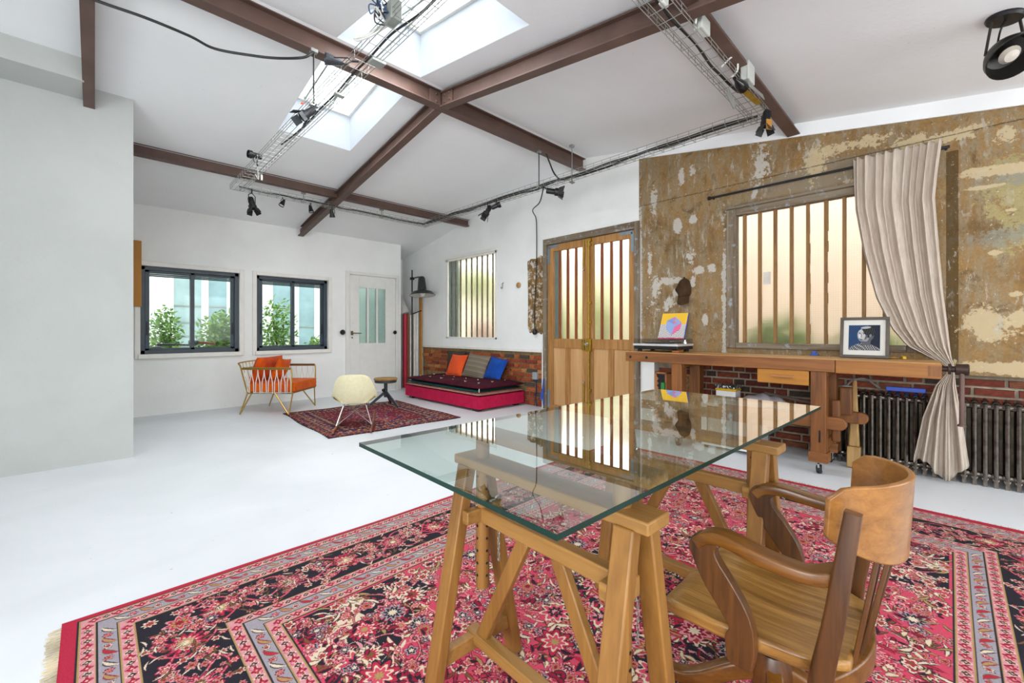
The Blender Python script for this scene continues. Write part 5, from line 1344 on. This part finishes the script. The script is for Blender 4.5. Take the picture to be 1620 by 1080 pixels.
def curt(u, v):
    z = 2.54 - 2.44 * v
    yl, yr = interp(Ltop, z), interp(Rtop, z)
    up = max(0.0, min(1.0, (z - .85) / 1.6)); low = max(0.0, (.8 - z) / .7)
    w = yl - yr
    amp = .026 * (.4 + .6 * min(1, w / .45)) if z > .85 else .014 + .026 * low
    ph = NF * 2 * PI * (u + .022 * math.sin(7.3 * u + 1.2 * v + .6) + .014 * math.sin(17 * u + 2.1 * v))
    s = math.sin(ph) * (.75 + .25 * math.sin(5 * u + 2)) + (min(1, (2.35 - z) / .5) * .5 * math.sin(ph * .5 + 2 * v + 1) if z < 2.35 else 0)
    if z < .82: k = min(1, (.82 - z) / .3); s = (1 - k) * s + k * (math.sin(4.2 * 2 * PI * (u + .03 * math.sin(6 * u + 5 * v))) + .25 * math.sin(ph))
    xc = 4.525 if z > .85 else max(4.435, 4.525 - .09 * (.85 - z) / .1)
    y = yl + (yr - yl) * u + .006 * math.cos(ph) * up
    zz = z
    if z < .2: zz = z + .06 * (math.sin(u * 7 + .6) - .4) * (1 - (z - .1) / .1)
    if z > 2.44: zz = z - (0.012 * (1 - math.cos(ph)) if z > 2.52 else 0)
    # gathered flap hanging lower left over the bench edge
    return Vector((xc + amp * s, y, zz))
b = MB(); b.grid(curt, 220, 90)
cu = b.build('linen_curtain', linen(), angle=180, solid=.003); tag(cu, 'long natural linen curtain gathered to the right behind the bench vise', 'curtain')
tb = MB(); tb.tube([(4.505 + .045 * math.cos(a), .0 + .048 * math.sin(a), .825 + .01 * math.sin(a)) for a in [2 * PI * i / 20 for i in range(20)]], .011, 6, close=True); tb.build('tieback', M['black'], cu)

# ------------------------------------------------------------------ small things on the right wall
tag(MB().lathe([(0, -.03), (.03, -.028), (.042, -.018), (.042, 0)], 18, (4.6, 4.563, 1.795), (1, 0, 0)).build('coat_peg', M['lightwood']), 'round pale wooden peg screwed on the white wall left of the double door', 'peg')
tag(MB().tube(smoothpath([(4.6, 4.90, 1.86), (4.57, 4.90, 1.84), (4.565, 4.895, 1.79), (4.54, 4.89, 1.765), (4.53, 4.89, 1.79)], 4), .008, 6).build('coat_hook', M['zinc']), 'small grey coat hook on the white wall beside the barred white window', 'hook')
SK = thing('wall_socket', 'grey surface socket with hanging cable on the brick right of the daybed', 'socket', (4.6, 4.225, .44))
MB().box(4.575, 4.625, 4.18, 4.27, .395, .50).build('box', simple('grey_socket', '8f979b', .5), SK, bevel=.006)
MB().tube(smoothpath([(4.6, 4.22, .395), (4.605, 4.215, .25), (4.6, 4.23, .12), (4.6, 4.2, .01)], 5), .01, 6).build('cable', simple('dark_blue_cable', '263046', .5), SK)
PC = thing('pendant_switch_cable', 'black cable with an inline switch hanging down beside the double door', 'cable', (4.56, 4.17, 2.0))
MB().tube(smoothpath([(3.80, 3.36, 2.80), (4.0, 3.6, 2.72), (4.3, 4.0, 2.76), (4.53, 4.15, 2.72), (4.56, 4.165, 2.55), (4.555, 4.16, 2.2), (4.56, 4.175, 1.9), (4.555, 4.19, 1.6), (4.56, 4.21, 1.35), (4.56, 4.2, 1.12)], 7), .0075, 6).build('cord', M['cable'], PC)
MB().lathe([(0, -.04), (.022, -.036), (.036, -.015), (.036, .015), (.02, .04), (0, .042)], 14, (4.56, 4.2, 1.085)).build('switch', M['blackplastic'], PC)
for z in (2.1, 1.72, 1.3): MB().lathe([(0, -.012), (.013, -.012), (.013, .012), (0, .012)], 8, (4.558, 4.168 if z > 1.9 else (4.185 if z > 1.5 else 4.205), z)).build('cable_clip', M['black'], PC)

# ------------------------------------------------------------------ lamp on a pole and paper rolls in the corner
LP = thing('enamel_lamp', 'black enamel shade lamp clamped on a dark pole in the far corner', 'lamp', (4.35, 7.2, 0))
MB().tube([(4.35, 7.2, .02), (4.35, 7.2, 2.27)], .014, 8).build('pole', simple('dark_pole', '3a302c', .5, .4), LP)
MB().lathe([(0, 0), (.1, 0), (.1, .015), (.02, .025), (0, .025)], 18, (4.35, 7.2, 0)).build('base', M['black'], LP)
MB().box(4.32, 4.38, 7.165, 7.235, 2.08, 2.13).build('clamp', M['black'], LP, bevel=.005)
MB().tube(smoothpath([(4.35, 7.2, 2.105), (4.34, 7.05, 2.11), (4.335, 6.93, 2.11), (4.335, 6.87, 2.09), (4.335, 6.85, 2.05)], 5), .012, 8).build('arm', M['black'], LP)
LC = (4.335, 6.82, 1.765); ax = Vector((.02, .10, 1))
MB().lathe([(.235, 0), (.237, -.006), (.225, .0), (.19, .055), (.10, .085), (.085, .10), (.062, .32), (.045, .345), (0, .35)], 30, LC, ax).build('shade', simple('dark_enamel', '2a2b2b', .3, .2, var=.2), LP)
MB().lathe([(.228, -.003), (.165, .052), (.085, .078), (0, .08)], 30, LC, ax).build('shade_inside', simple('worn_reflector', 'b9b9b2', .4), LP)
MB().ball((4.335, 6.815, 1.785), .05).build('bulb', simple('opal_bulb', 'd8d8d2', .3), LP)
def roll(name, x, y, r, z1, mat, label, top=None, cat='roll'):
    t = thing(name, label, cat, (x, y, 0), 0)
    MB().lathe([(r * .7, 0), (r, 0), (r, z1), (r * .7, z1), (r * .7, z1 - .02), (0, z1 - .02)], 16, (x, y, 0)).build('sheet', mat, t)
    if top: MB().lathe([(r + .001, z1 - top[1]), (r + .004, z1 - top[1]), (r + .004, z1 + .002), (r * .6, z1 + .002)], 16, (x, y, 0)).build('wrap', top[0], t)
    return t
redp = simple('red_paper', 'a51730', .5, var=.05)
roll('paper_roll', 4.33, 7.42, .045, 1.43, redp, 'thick deep red paper roll standing in the corner next to the white door')
roll('paper_roll', 4.27, 7.56, .034, 1.44, M['wcable'], 'white paper roll with a red wrapped top, partly hidden by the corner edge', (redp, .22))
roll('cardboard_tube', 4.405, 7.45, .022, 1.45, simple('brown_card_tube', '9a7048', .8), 'brown cardboard tube between the red roll and the lamp pole')
roll('paper_roll', 4.425, 7.37, .022, 1.42, simple('ivory_paper', 'd8d3c6', .7), 'ivory paper roll just left of the lamp pole')
roll('paper_roll', 4.46, 7.29, .028, 1.44, M['wcable'], 'slim white paper roll just right of the lamp pole')
roll('paper_roll', 4.53, 7.31, .03, 1.47, simple('cool_white_paper', 'dfe0de', .6), 'cool white paper roll against the wall left of the wooden batten')
b = MB(); b.bar((4.50, 7.13, 0), (4.56, 7.24, 1.95), .06, .03, up=(1, 0, 0)); tag(b.build('wooden_batten', M['cork'], bevel=.003), 'long brown wooden batten leaning in the corner left of the brick', 'batten')
b = MB(); b.lathe([(.02, 0), (.10, .0), (.115, .02), (.02, .52), (.0, .53)], 18, (4.33, 7.47, 1.45), (-.25, .1, 1)); tag(b.build('paper_cone', simple('pale_grey_paper', 'b9b9b4', .7), angle=60), 'pale grey paper cone standing on the rolls in the far corner', 'cone')
MB2 = MB(); MB2.tube(smoothpath([(4.33, 7.19, 1.42), (4.43, 7.17, 1.46), (4.55, 7.19, 1.5)], 4), .012, 6); tag(MB2.build('black_strap', M['black']), 'short black strap tying the rolls to the lamp pole', 'strap')
# ================================================================== CABLE TRAYS, SPOTS AND CABLES UNDER THE CEILING
ZTY = 2.80
def tray(label, p, q, wdt=.14, side=.055):
    """straight run of wire mesh tray: p,q = centre line ends at floor level of the tray"""
    p = Vector(p); q = Vector(q); d = (q - p).normalized(); n = Vector((-d.y, d.x, 0))
    t = thing('cable_tray', label, 'cable tray', tuple((p + q) / 2), 0, 'wire cable trays hung below the ceiling')
    L = (q - p).length; U = Vector((0, 0, 1))
    for k, (a, z) in enumerate(((-.5, 0), (-.17, 0), (.17, 0), (.5, 0), (-.5, .5), (.5, .5), (-.5, 1), (.5, 1))):
        o = n * a * wdt + U * z * side
        MB().tube([p + o, q + o], .0024, 5).build('long_wire', M['zinc'], t)
    r = MB(); m = int(L / .1)
    for i in range(m + 1):
        c = p + d * (L * i / m)
        r.tube([c - n * wdt / 2 + U * side, c - n * wdt / 2 - U * .003, c + n * wdt / 2 - U * .003, c + n * wdt / 2 + U * side], .0024, 5)
    r.build('cross_wires', M['zinc'], t, kind='stuff')
    return t
XA, XB, YA, YB_ = 1.225, 3.80, 1.07, 5.94
tray('wire cable tray running under the skylights on the left', (XA, YA - .9, ZTY), (XA, YB_ + .07, ZTY))
tray('wire cable tray along the far purlin with three small spots', (XA - .07, YB_, ZTY), (XB + .07, YB_, ZTY), .13)
tray('wire cable tray carrying thick black cables along the right wall', (XB, YB_ + .06, ZTY), (XB, YA - .07, ZTY))
tray('wire cable tray with white junction boxes beside the near purlin', (XB + .07, YA, ZTY), (XA, YA, ZTY))
def cable(name, pts, r, label, mat=None, n=6, group=None):
    o = MB().tube(smoothpath(pts, n), r, 6).build(name, mat or M['cable']); tag(o, label, 'cable', group); return o
def wander(p, q, n, a, z=0.012):
    p = Vector(p); q = Vector(q); return [p + (q - p) * i / n + Vector((random.uniform(-a, a), random.uniform(-a, a), z + random.uniform(0, a * .8))) for i in range(n + 1)]
cable('black_cable', wander((XB - .03, YB_, ZTY), (XB - .03, YA, ZTY), 18, .018), .012, 'thickest black cable lying in the tray along the right wall')
cable('black_cable', wander((XB + .02, YB_ - .1, ZTY), (XB + .02, YA + .1, ZTY), 22, .028), .010, 'wavy thinner black cable in the tray along the right wall')
cable('black_cable', wander((XA, YB_ - .02, ZTY), (XB, YB_ - .02, ZTY), 16, .016), .010, 'black cable lying in the tray along the far purlin')
cable('black_cable', wander((XA + .02, YA - .3, ZTY), (XA + .02, 4.3, ZTY), 12, .018), .007, 'dark cable winding through the tray under the skylights')
cable('black_cable', wander((XA + .6, YA, ZTY), (XB - .5, YA, ZTY), 10, .012), .009, 'black cable in the tray beside the near purlin')
cable('black_cable', [(-.25, 3.65, 3.13), (-.0, 3.646, 3.12), (.232, 3.624, 3.12), (.464, 3.637, 3.12), (.614, 3.674, 3.12), (.829, 3.572, 3.12), (.971, 3.475, 3.12), (1.099, 3.34, 3.12), (1.165, 3.33, 3.18)], .009, 'loose black cable drooping across the white ceiling to the ridge beam')
cable('black_cable', [(3.85, 3.36, 3.21), (3.88, 3.33, 3.1), (3.87, 3.25, 2.95), (3.83, 3.1, 2.83), (3.82, 2.9, 2.83)], .009, 'short black cable dropping from the ridge beam into the right tray')
def hanger(x, y, zt, label, dark=True):
    t = thing('tray_hanger', label, 'hanger', (x, y, zt), 0)
    MB().tube([(x, y, zt), (x, y, ZTY - .03)], .006, 6).build('rod', M['cable'] if dark else M['zinc'], t)
    MB().box(x - .03, x + .03, y - .02, y + .02, ZTY - .016, ZTY - .006).build('plate', M['zinc'], t)
    MB().box(x - .025, x + .025, y - .02, y + .02, zt - .012, zt + .012).build('clip', M['zinc'], t)
hanger(1.175, 3.335, 3.20, 'rod hanger holding the left tray from the ridge beam')
hanger(3.72, 3.36, 3.20, 'rod hanger holding the right tray from the ridge beam')
hanger(1.95, 5.9, 2.90, 'short hanger under the far purlin left of the rafter', False)
hanger(3.05, 5.9, 2.90, 'short hanger under the far purlin right of the rafter', False)
hanger(3.88, 3.0, 3.2, 'thin hanger at the wall end of the ridge beam', False)

def spot(label, loc, aim, kind='par', s=1.0, mount=None, col=None, group='spotlights on the cable trays'):
    t = thing('spotlight', label, 'spotlight', loc, 0, None); loc = Vector(loc); aim = Vector(aim).normalized()
    m = col or M['black']
    side = aim.cross(Vector((0, 0, 1)))
    side = Vector((1, 0, 0)) if side.length < .1 else side.normalized()
    if kind == 'cone':
        MB().lathe([(0, -.09 * s), (.022 * s, -.085 * s), (.03 * s, -.05 * s), (.05 * s, .03 * s), (.056 * s, .07 * s), (.05 * s, .07 * s), (.042 * s, .03 * s), (0, .0)], 16, loc, aim).build('housing', m, t)
        MB().lathe([(0, .055 * s), (.05 * s, .06 * s)], 16, loc, aim).build('lens', M['chrome'], t)
    else:
        MB().lathe([(0, -.09 * s), (.034 * s, -.09 * s), (.038 * s, -.07 * s), (.038 * s, .02 * s), (.052 * s, .03 * s), (.052 * s, .075 * s), (.047 * s, .075 * s), (.044 * s, .04 * s), (0, .03 * s)], 16, loc, aim).build('housing', m, t)
        MB().lathe([(0, .045 * s), (.045 * s, .05 * s)], 14, loc, aim).build('lens', M['chrome'], t)
    if kind == 'barn':
        up2 = side.cross(aim)
        for a, (v1, v2) in enumerate(((side, up2), (-side, up2), (up2, side), (-up2, side))):
            b = MB(); c0 = loc + aim * .075 * s + v1 * .05 * s; c1 = c0 + aim * .07 * s + v1 * .035 * s
            b.bar(c0, c1, .085 * s, .003, up=v1); b.build('barn_door', m if (a or col) else M['blackplastic'], t)
    y = MB(); mp = Vector(mount) if mount else Vector((loc.x, loc.y, ZTY - .005))
    for sd in (-1, 1): y.tube([loc + side * sd * .055 * s, loc + side * sd * .055 * s + (mp - loc) * .55, loc + (mp - loc) * .72], .006 * s, 6)
    y.tube([loc + (mp - loc) * .7, mp], .009 * s, 6); y.build('yoke', m, t)
    return t
spot('black barn door spot hanging below the left corner of the tray ring', (1.34, 5.82, 2.62), (.15, -.25, -1), 'barn', .85)
spot('black spot standing on the left tray near the far purlin', (1.16, 4.95, 2.89), (-1, -.15, -.05), 'par', .75, mount=(1.21, 5.02, 2.81))
spot('first small black spot under the tray along the far purlin', (1.70, 5.9, 2.72), (-.5, -.2, -1), 'cone', .6)
spot('second small black spot under the far tray left of the rafter', (2.04, 5.9, 2.71), (.2, -.2, -1), 'cone', .6)
spot('third small black spot under the far tray right of the rafter', (2.32, 5.9, 2.70), (.2, .2, -1), 'cone', .65)
spot('large grey barn door spot in front of the skylight under the ridge hanger', (1.12, 3.30, 2.70), (-.75, -.1, -.75), 'barn', .72, mount=(1.19, 3.32, 2.80), col=simple('charcoal_metal', '2f3236', .45, .3))
spot('grey cone spot on the left tray just before the ridge beam', (1.10, 2.78, 2.845), (-1, .2, -.05), 'cone', .68, mount=(1.2, 2.62, 2.81), col=simple('grey_metal', '3c4046', .4, .4))
spot('black barn door spot under the right tray, left one of a close pair', (3.70, 4.25, 2.68), (-.5, .35, -1), 'barn', .85)
spot('short black spot close beside it under the right tray', (3.72, 4.10, 2.72), (.4, -.5, .25), 'par', .75)
spot('black barn door spot under the right tray below the ridge beam', (3.76, 3.18, 2.70), (.55, -.7, -.15), 'barn', .85, mount=(3.78, 3.34, 2.79))
cs = spot('black spot with one wood coloured flap at the corner of the trays', (3.67, .98, 2.715), (-.1, .05, -1), 'barn', .72)
b = MB(); b.bar((3.645, .955, 2.70), (3.625, .95, 2.615), .04, .006, up=(1, 1, 0)); b.build('brown_flap', M['cork'], cs)
# junction boxes, plates, bottle-shaped spot with reflector
def jbox(label, c, sx, sy, sz, mat=None):
    x, y, z = c; t = thing('junction_box', label, 'junction box', (x, y, z - sz / 2))
    MB().box(x - sx / 2, x + sx / 2, y - sy / 2, y + sy / 2, z - sz / 2, z + sz / 2).build('housing', mat or M['greybox'], t, bevel=.005)
    MB().box(x - sx / 2 - .003, x + sx / 2 + .003, y - sy / 2 - .004, y - sy / 2 + .012, z - sz / 2 - .003, z + sz / 2 + .003).build('cover', mat or M['greybox'], t, bevel=.004)
    return t
jbox('white junction box on the near tray closest to the table side', (2.50, 1.0, 2.875), .11, .05, .12)
jbox('white junction box on the near tray next to the bottle shaped spot', (3.20, .97, 2.86), .12, .05, .12)
jbox('small pale box in the near tray close to the rafter', (2.13, 1.05, 2.825), .05, .03, .04, M['wcable'])
gmt = simple('grey_galvanised', '9ba09a', .5, .5)
cb_ = jbox('open grey metal box with tangled wires on the left tray', (1.18, 2.16, 2.86), .06, .09, .11, gmt)
for k in range(7):
    a = [Vector((1.15, 2.18, 2.87)) + Vector((random.uniform(-.08, .0), random.uniform(-.04, .08), random.uniform(-.06, .06))) for _ in range(4)]
    MB().tube(smoothpath([(1.16, 2.16, 2.86)] + a + [(1.17, 2.2, 2.81)], 5), .004, 5).build('loose_wire', [M['cable'], M['wcable'], simple('blue_wire', '33507a', .5)][k % 3], cb_)
for n_, (x, y, sx, sy, lab) in enumerate(((1.27, 2.52, .09, .07, 'grey metal plate fixed to the left tray just before the ridge beam'), (1.25, 3.05, .07, .04, 'small grey plate clipped to the left tray beyond the ridge beam'),
                                         (1.20, 1.55, .09, .07, 'pale plastic block clipped in the left tray near the camera'))):
    b = MB(); b.box(x - sx / 2, x + sx / 2, y - sy / 2, y + sy / 2, ZTY - .022, ZTY - .006); tag(b.build('tray_plate', gmt, bevel=.002), lab, 'plate')
BS = thing('bottle_spot', 'glossy black bottle shaped lamp with metal reflector flaps on the near tray', 'spotlight', (3.1, 1.0, 2.75))
MB().lathe([(0, -.09), (.01, -.085), (.013, -.055), (.028, -.02), (.034, .01), (.036, .05), (0, .05)], 18, (3.12, .99, 2.765), (1, -.12, -.18)).build('housing', simple('gloss_black', '0b0b0d', .15), BS)
b = MB(); b.bar((3.16, .955, 2.775), (3.42, .93, 2.77), .045, .004, up=(0, -1, .3)); b.build('reflector_flap', M['zinc'], BS)
b = MB(); b.bar((3.09, 1.06, 2.735), (3.29, 1.08, 2.715), .045, .004, up=(0, 1, .3)); b.build('reflector_flap', gmt, BS)
b = MB(); b.bar((3.18, .985, 2.745), (3.42, .96, 2.735), .04, .004, up=(0, 0, 1)); b.build('reflector_flap', M['brass'], BS)
cable('white_cable', [(2.42, 1.0, 2.83), (2.38, .97, 2.88), (2.43, .96, 2.92), (2.5, .98, 2.93)], .006, 'small white cable loop above the first junction box', M['wcable'])
cable('white_cable', [(2.92, 1.04, 2.82), (2.98, 1.0, 2.89), (3.05, .99, 2.92), (3.10, 1.0, 2.86), (3.07, 1.03, 2.81)], .006, 'white cable arching over the near tray by the second junction box', M['wcable'])
cable('white_cable', [(1.19, 2.2, 2.83), (1.14, 2.32, 2.80), (1.10, 2.42, 2.80), (1.10, 2.45, 2.83), (1.15, 2.38, 2.84), (1.19, 2.22, 2.86)], .007, 'grey white cable coil hanging beside the open metal box', M['wcable'])
cable('white_cable', [(1.19, 5.0, 2.86), (1.22, 5.08, 2.82), (1.24, 5.13, 2.76), (1.25, 5.16, 2.72), (1.23, 5.2, 2.78)], .005, 'white cable hanging by the spot on the left tray', M['wcable'])
b = MB(); b.box(1.265, 1.285, 5.13, 5.15, 2.71, 2.77); tag(b.build('cable_connector', M['wcable'], bevel=.006), 'white plastic plug dangling below the left corner of the tray ring', 'plug')
tag(MB().bar((1.10, 3.36, 2.785), (1.11, 3.38, 2.805), .02, .005).build('orange_tag', simple('orange_tape', 'e0562a', .6)), 'small orange tape tag beside the large spot at the skylight', 'tag')
# ceiling lamp at the upper right
CLx, CLy = 3.52, -.21
cz = ceil_z(CLy)
CL = thing('ceiling_lamp', 'dark metal dome lamp on a round ceiling plate at the upper right', 'lamp', (CLx, CLy, cz))
nrm = Vector((0, .16, -1)).normalized()
dk = simple('dark_bronze', '2c2a27', .4, .5)
MB().lathe([(0, 0), (.075, 0), (.078, .01), (.07, .022), (0, .022)], 24, (CLx, CLy, cz), nrm).build('ceiling_plate', M['black'], CL)
dc = Vector((3.56, -.215, 2.615)); da = Vector((-.60, -.36, -.72)).normalized()
MB().lathe([(0, -.09), (.03, -.09), (.04, -.055), (.052, -.04), (.088, -.01), (.108, .035), (.112, .07), (.109, .074), (.103, .035), (.08, -.01), (0, -.03)], 30, dc, da).build('dome_shade', dk, CL)
MB().lathe([(0, .055), (.03, .05), (.045, .03), (.03, -.0), (0, -.02)], 16, dc + da * .0, da).build('bulb', simple('frosted_bulb', 'b5aca0', .25), CL)
sd = da.cross(Vector((0, 0, 1))).normalized()
for s in (-1, 1): MB().bar(Vector((CLx, CLy, cz - .02)) + sd * s * .06, dc + sd * s * .09 - da * .005, .014, .006, up=sd).build('bracket', dk, CL)
MB().tube(smoothpath([(CLx, CLy, cz - .02), (CLx - .02, CLy + .02, cz - .08), tuple(dc - da * .09)], 5), .005, 6).build('cord', M['cable'], CL)

# ================================================================== OUTSIDE THE WINDOWS
g = MB(); g.box(-3, 12, 7.46, 14, -.15, -.03); g.build('courtyard_ground', simple('pale_paving', 'c9c6c0', .9))['kind'] = 'structure'
g = MB(); g.box(4.92, 12, -4, 7.44, -.15, -.03); g.build('courtyard_ground', simple('pale_yard_paving', 'd2c8b6', .9))['kind'] = 'structure'
# neighbour's wall seen blurred through the ribbed glass
pm2, nt, p = newmat('peach_render'); v = coord(nt); nt.links.new(ramp(nt, noise(nt, v, 1.5, 3), [(.3, lin('fae6d3')), (.7, lin('fdeedf'))]), p.inputs['Base Color']); p.inputs['Roughness'].default_value = .9
g = MB(); g.box(6.4, 6.6, -5, 2.9, -.1, 3.3); tag(g.build('garden_wall', pm2), 'peach rendered neighbouring wall outside the ochre wall window', 'wall')
g = MB(); g.box(6.7, 6.9, 2.9, 9.5, -.1, 2.55); tag(g.build('garden_wall', simple('cream_render', 'f8f3dc', .9, var=.04)), 'cream rendered garden wall outside the double door', 'wall')
def leafmat(n, a, b): 
    m, nt, p = newmat(n); out = nt.nodes['Material Output']
    col = ramp(nt, noise(nt, coord(nt), 7, 3), [(.3, lin(a)), (.7, lin(b))]); nt.links.new(col, p.inputs['Base Color']); p.inputs['Roughness'].default_value = .5
    tl = nd(nt, 'ShaderNodeBsdfTranslucent', {'Color': col}); mx = nd(nt, 'ShaderNodeMixShader', {0: .35, 1: p.outputs[0], 2: tl.outputs[0]}); nt.links.new(mx.outputs[0], out.inputs['Surface']); return m
LF = [leafmat('leaf_green', '3f6a26', '76a043'), leafmat('leaf_light', '6c9440', 'a6c068'), leafmat('leaf_pink', 'd98aa8', 'efb6c8'), leafmat('leaf_yellow', 'b9c46a', 'd8dc94')]
def shrub(label, c, r, n, mats=(0, 1), ls=.09, stems=5):
    t = thing('shrub', label, 'shrub', (c[0], c[1], -.03))
    for mi in mats:
        b = MB()
        for k in range(n // len(mats)):
            d = Vector((random.gauss(0, 1), random.gauss(0, 1), random.gauss(0, 1))).normalized() * random.random() ** .45
            p = Vector((c[0] + d.x * r[0], c[1] + d.y * r[1], c[2] + d.z * r[2]))
            a = Vector((random.uniform(-1, 1), random.uniform(-1, 1), random.uniform(-.3, .8))).normalized() * ls * random.uniform(.6, 1.2); w = a.cross(Vector((random.uniform(-1, 1), random.uniform(-1, 1), 1))).normalized() * ls * .2
            m_ = p + a * .45 + Vector((0, 0, .01))
            b.add([p, m_ + w, p + a, m_ - w], [(0, 1, 2, 3)])
        b.build('foliage', LF[mi], t, smooth=False, kind='stuff')
    for k in range(stems):
        q = Vector((c[0] + random.uniform(-.5, .5) * r[0], c[1] + random.uniform(-.5, .5) * r[1], c[2] + random.uniform(-.2, .7) * r[2]))
        MB().tube(smoothpath([(c[0] + random.uniform(-.08, .08), c[1], -.03), ((c[0] + q.x) / 2 + .05, (c[1] + q.y) / 2, q.z * .5), q], 4), .012, 5).build('stem', simple('bark', '6b5a44', .9), t)
    return t
shrub('leafy green shrub at the left edge of the first sliding window', (.78, 8.7, .95), (.22, .25, .55), 700, ls=.11)
shrub('full round green shrub in the right pane of the first sliding window', (1.62, 8.9, .95), (.40, .35, .50), 1600, ls=.11)
shrub('tall sparse green shrub in the left pane of the second sliding window', (2.45, 8.8, 1.0), (.34, .3, .75), 900, ls=.11)
shrub('low green shrub at the right of the second sliding window', (3.15, 8.6, .72), (.3, .25, .28), 500, ls=.1)
shrub('green shrub blurred behind the middle of the ochre wall window', (5.7, 1.40, .86), (.25, .36, .42), 700, ls=.12)
shrub('green shrub blurred behind the right of the ochre wall window', (5.7, .62, .82), (.25, .34, .38), 500, ls=.12)
shrub('pink flowering shrub blurred behind the window over the daybed', (5.9, 7.0, .8), (.3, .36, .55), 900, (2, 2, 1), ls=.12)
shrub('yellow green climber behind the top of the window over the daybed', (6.3, 7.75, 2.2), (.22, .6, .5), 800, (3, 1), ls=.13)
shrub('yellow green shrub blurred behind the left half of the double door', (6.2, 5.25, 1.1), (.25, .45, .7), 500, (3, 1), ls=.12)
shrub('yellow green shrub blurred behind the right half of the double door', (6.2, 4.25, 1.3), (.25, .4, .75), 450, (3, 1), ls=.12)
# white building across the courtyard
BX = 11.0
bm_ = thing('building', 'white neighbouring building with tall blue grey windows across the courtyard', 'building', (2.5, BX + .3, -.1))
wmat = simple('white_facade', 'f1f1ee', .8, var=.03)
g = MB(); g.box(-3, 9, BX, BX + .6, -.1, 5.5); g.build('wall', wmat, bm_)
gw = simple('blue_grey_glass', '8ea6ac', .2, var=.15, scale=3); gd = simple('grey_curtain_glass', '9eb1b2', .3, var=.12, scale=4); dkf = simple('dark_frame', '39434c', .5)
def fwin(x0, x1, z0, z1, mat, rails=()):
    f = MB(); T = .03
    f.box(x0 - T, x0, BX - .04, BX + .02, z0, z1); f.box(x1, x1 + T, BX - .04, BX + .02, z0, z1); f.box(x0 - T, x1 + T, BX - .04, BX + .02, z1, z1 + T); f.box(x0 - T, x1 + T, BX - .04, BX + .02, z0 - T, z0)
    fo = f.build('window', wmat, bm_)
    ed = [z0] + list(rails) + [z1]
    for a, c in zip(ed[:-1], ed[1:]): MB().box(x0, x1, BX - .015, BX - .005, a + .012, c - .012).build('pane', mat, fo)
    for z in rails: MB().box(x0, x1, BX - .03, BX, z - .014, z + .014).build('window_rail', gmt, fo)
fwin(1.14, 1.60, .45, 2.9, gd, (.8, 1.0, 1.28, 1.62)); fwin(1.72, 2.05, .45, 2.9, gw, (.8, 1.28, 1.62)); fwin(2.15, 2.55, .45, 2.9, gw, (1.28,))
fwin(2.95, 3.42, .9, 2.9, gw, (1.6,)); fwin(3.52, 3.88, .3, 2.9, gw, (1.2,)); fwin(4.55, 4.63, .4, 2.5, gw, (.9, 1.9))
dr = MB(); dr.box(4.72, 5.1, BX - .06, BX, -.03, 1.95); do_ = dr.build('door', dkf, bm_)
for k in range(5): MB().box(4.80, 5.05, BX - .07, BX - .055, .15 + .35 * k, .42 + .35 * k).build('door_pane', gw, do_)
# bicycle parked outside the first sliding window
BI = thing('bicycle', 'dark bicycle parked outside the left sliding window, handlebar showing', 'bicycle', (1.0, 7.9, -.03))
bk_ = simple('bicycle_black', '1d1e20', .4)
for x in (.35, 1.38): MB().tube([(x + .31 * math.cos(a), 7.95, .30 + .31 * math.sin(a)) for a in [2 * PI * i / 28 for i in range(28)]], .016, 6, close=True).build('wheel', M['rubber'], BI)
b = MB()
for p, q in (((.35, .3), (.82, .26)), ((.35, .3), (.62, .74)), ((.82, .26), (.60, .78)), ((.82, .26), (1.16, .72)), ((.62, .72), (1.14, .76)), ((1.38, .3), (1.12, .88))): b.tube([(p[0], 7.95, p[1]), (q[0], 7.95, q[1])], .015, 7)
b.build('frame', bk_, BI)
MB().tube(smoothpath([(.74, 7.78, .905), (.9, 7.8, .90), (1.06, 7.9, .89), (1.1, 7.97, .90), (1.08, 8.05, .92), (1.2, 8.1, .925), (1.34, 8.0, .90)], 5), .012, 7).build('handlebar', bk_, BI)
b = MB(); b.tube([(.62, 7.77, .908), (.82, 7.785, .903)], .02, 8); b.build('grip', bk_, BI)
b = MB(); b.tube([(1.14, 8.09, .925), (1.34, 8.0, .90)], .018, 8); b.build('grip', simple('red_grip', '6b2320', .5), BI)
MB().box(1.0, 1.12, 7.88, 7.98, .9, .96).build('stem', bk_, BI, bevel=.01)
b = MB(); b.tube([(.52, 7.95, .83), (.66, 7.95, .84), (.74, 7.95, .83)], [.05, .045, .02], 8); b.build('saddle', bk_, BI)
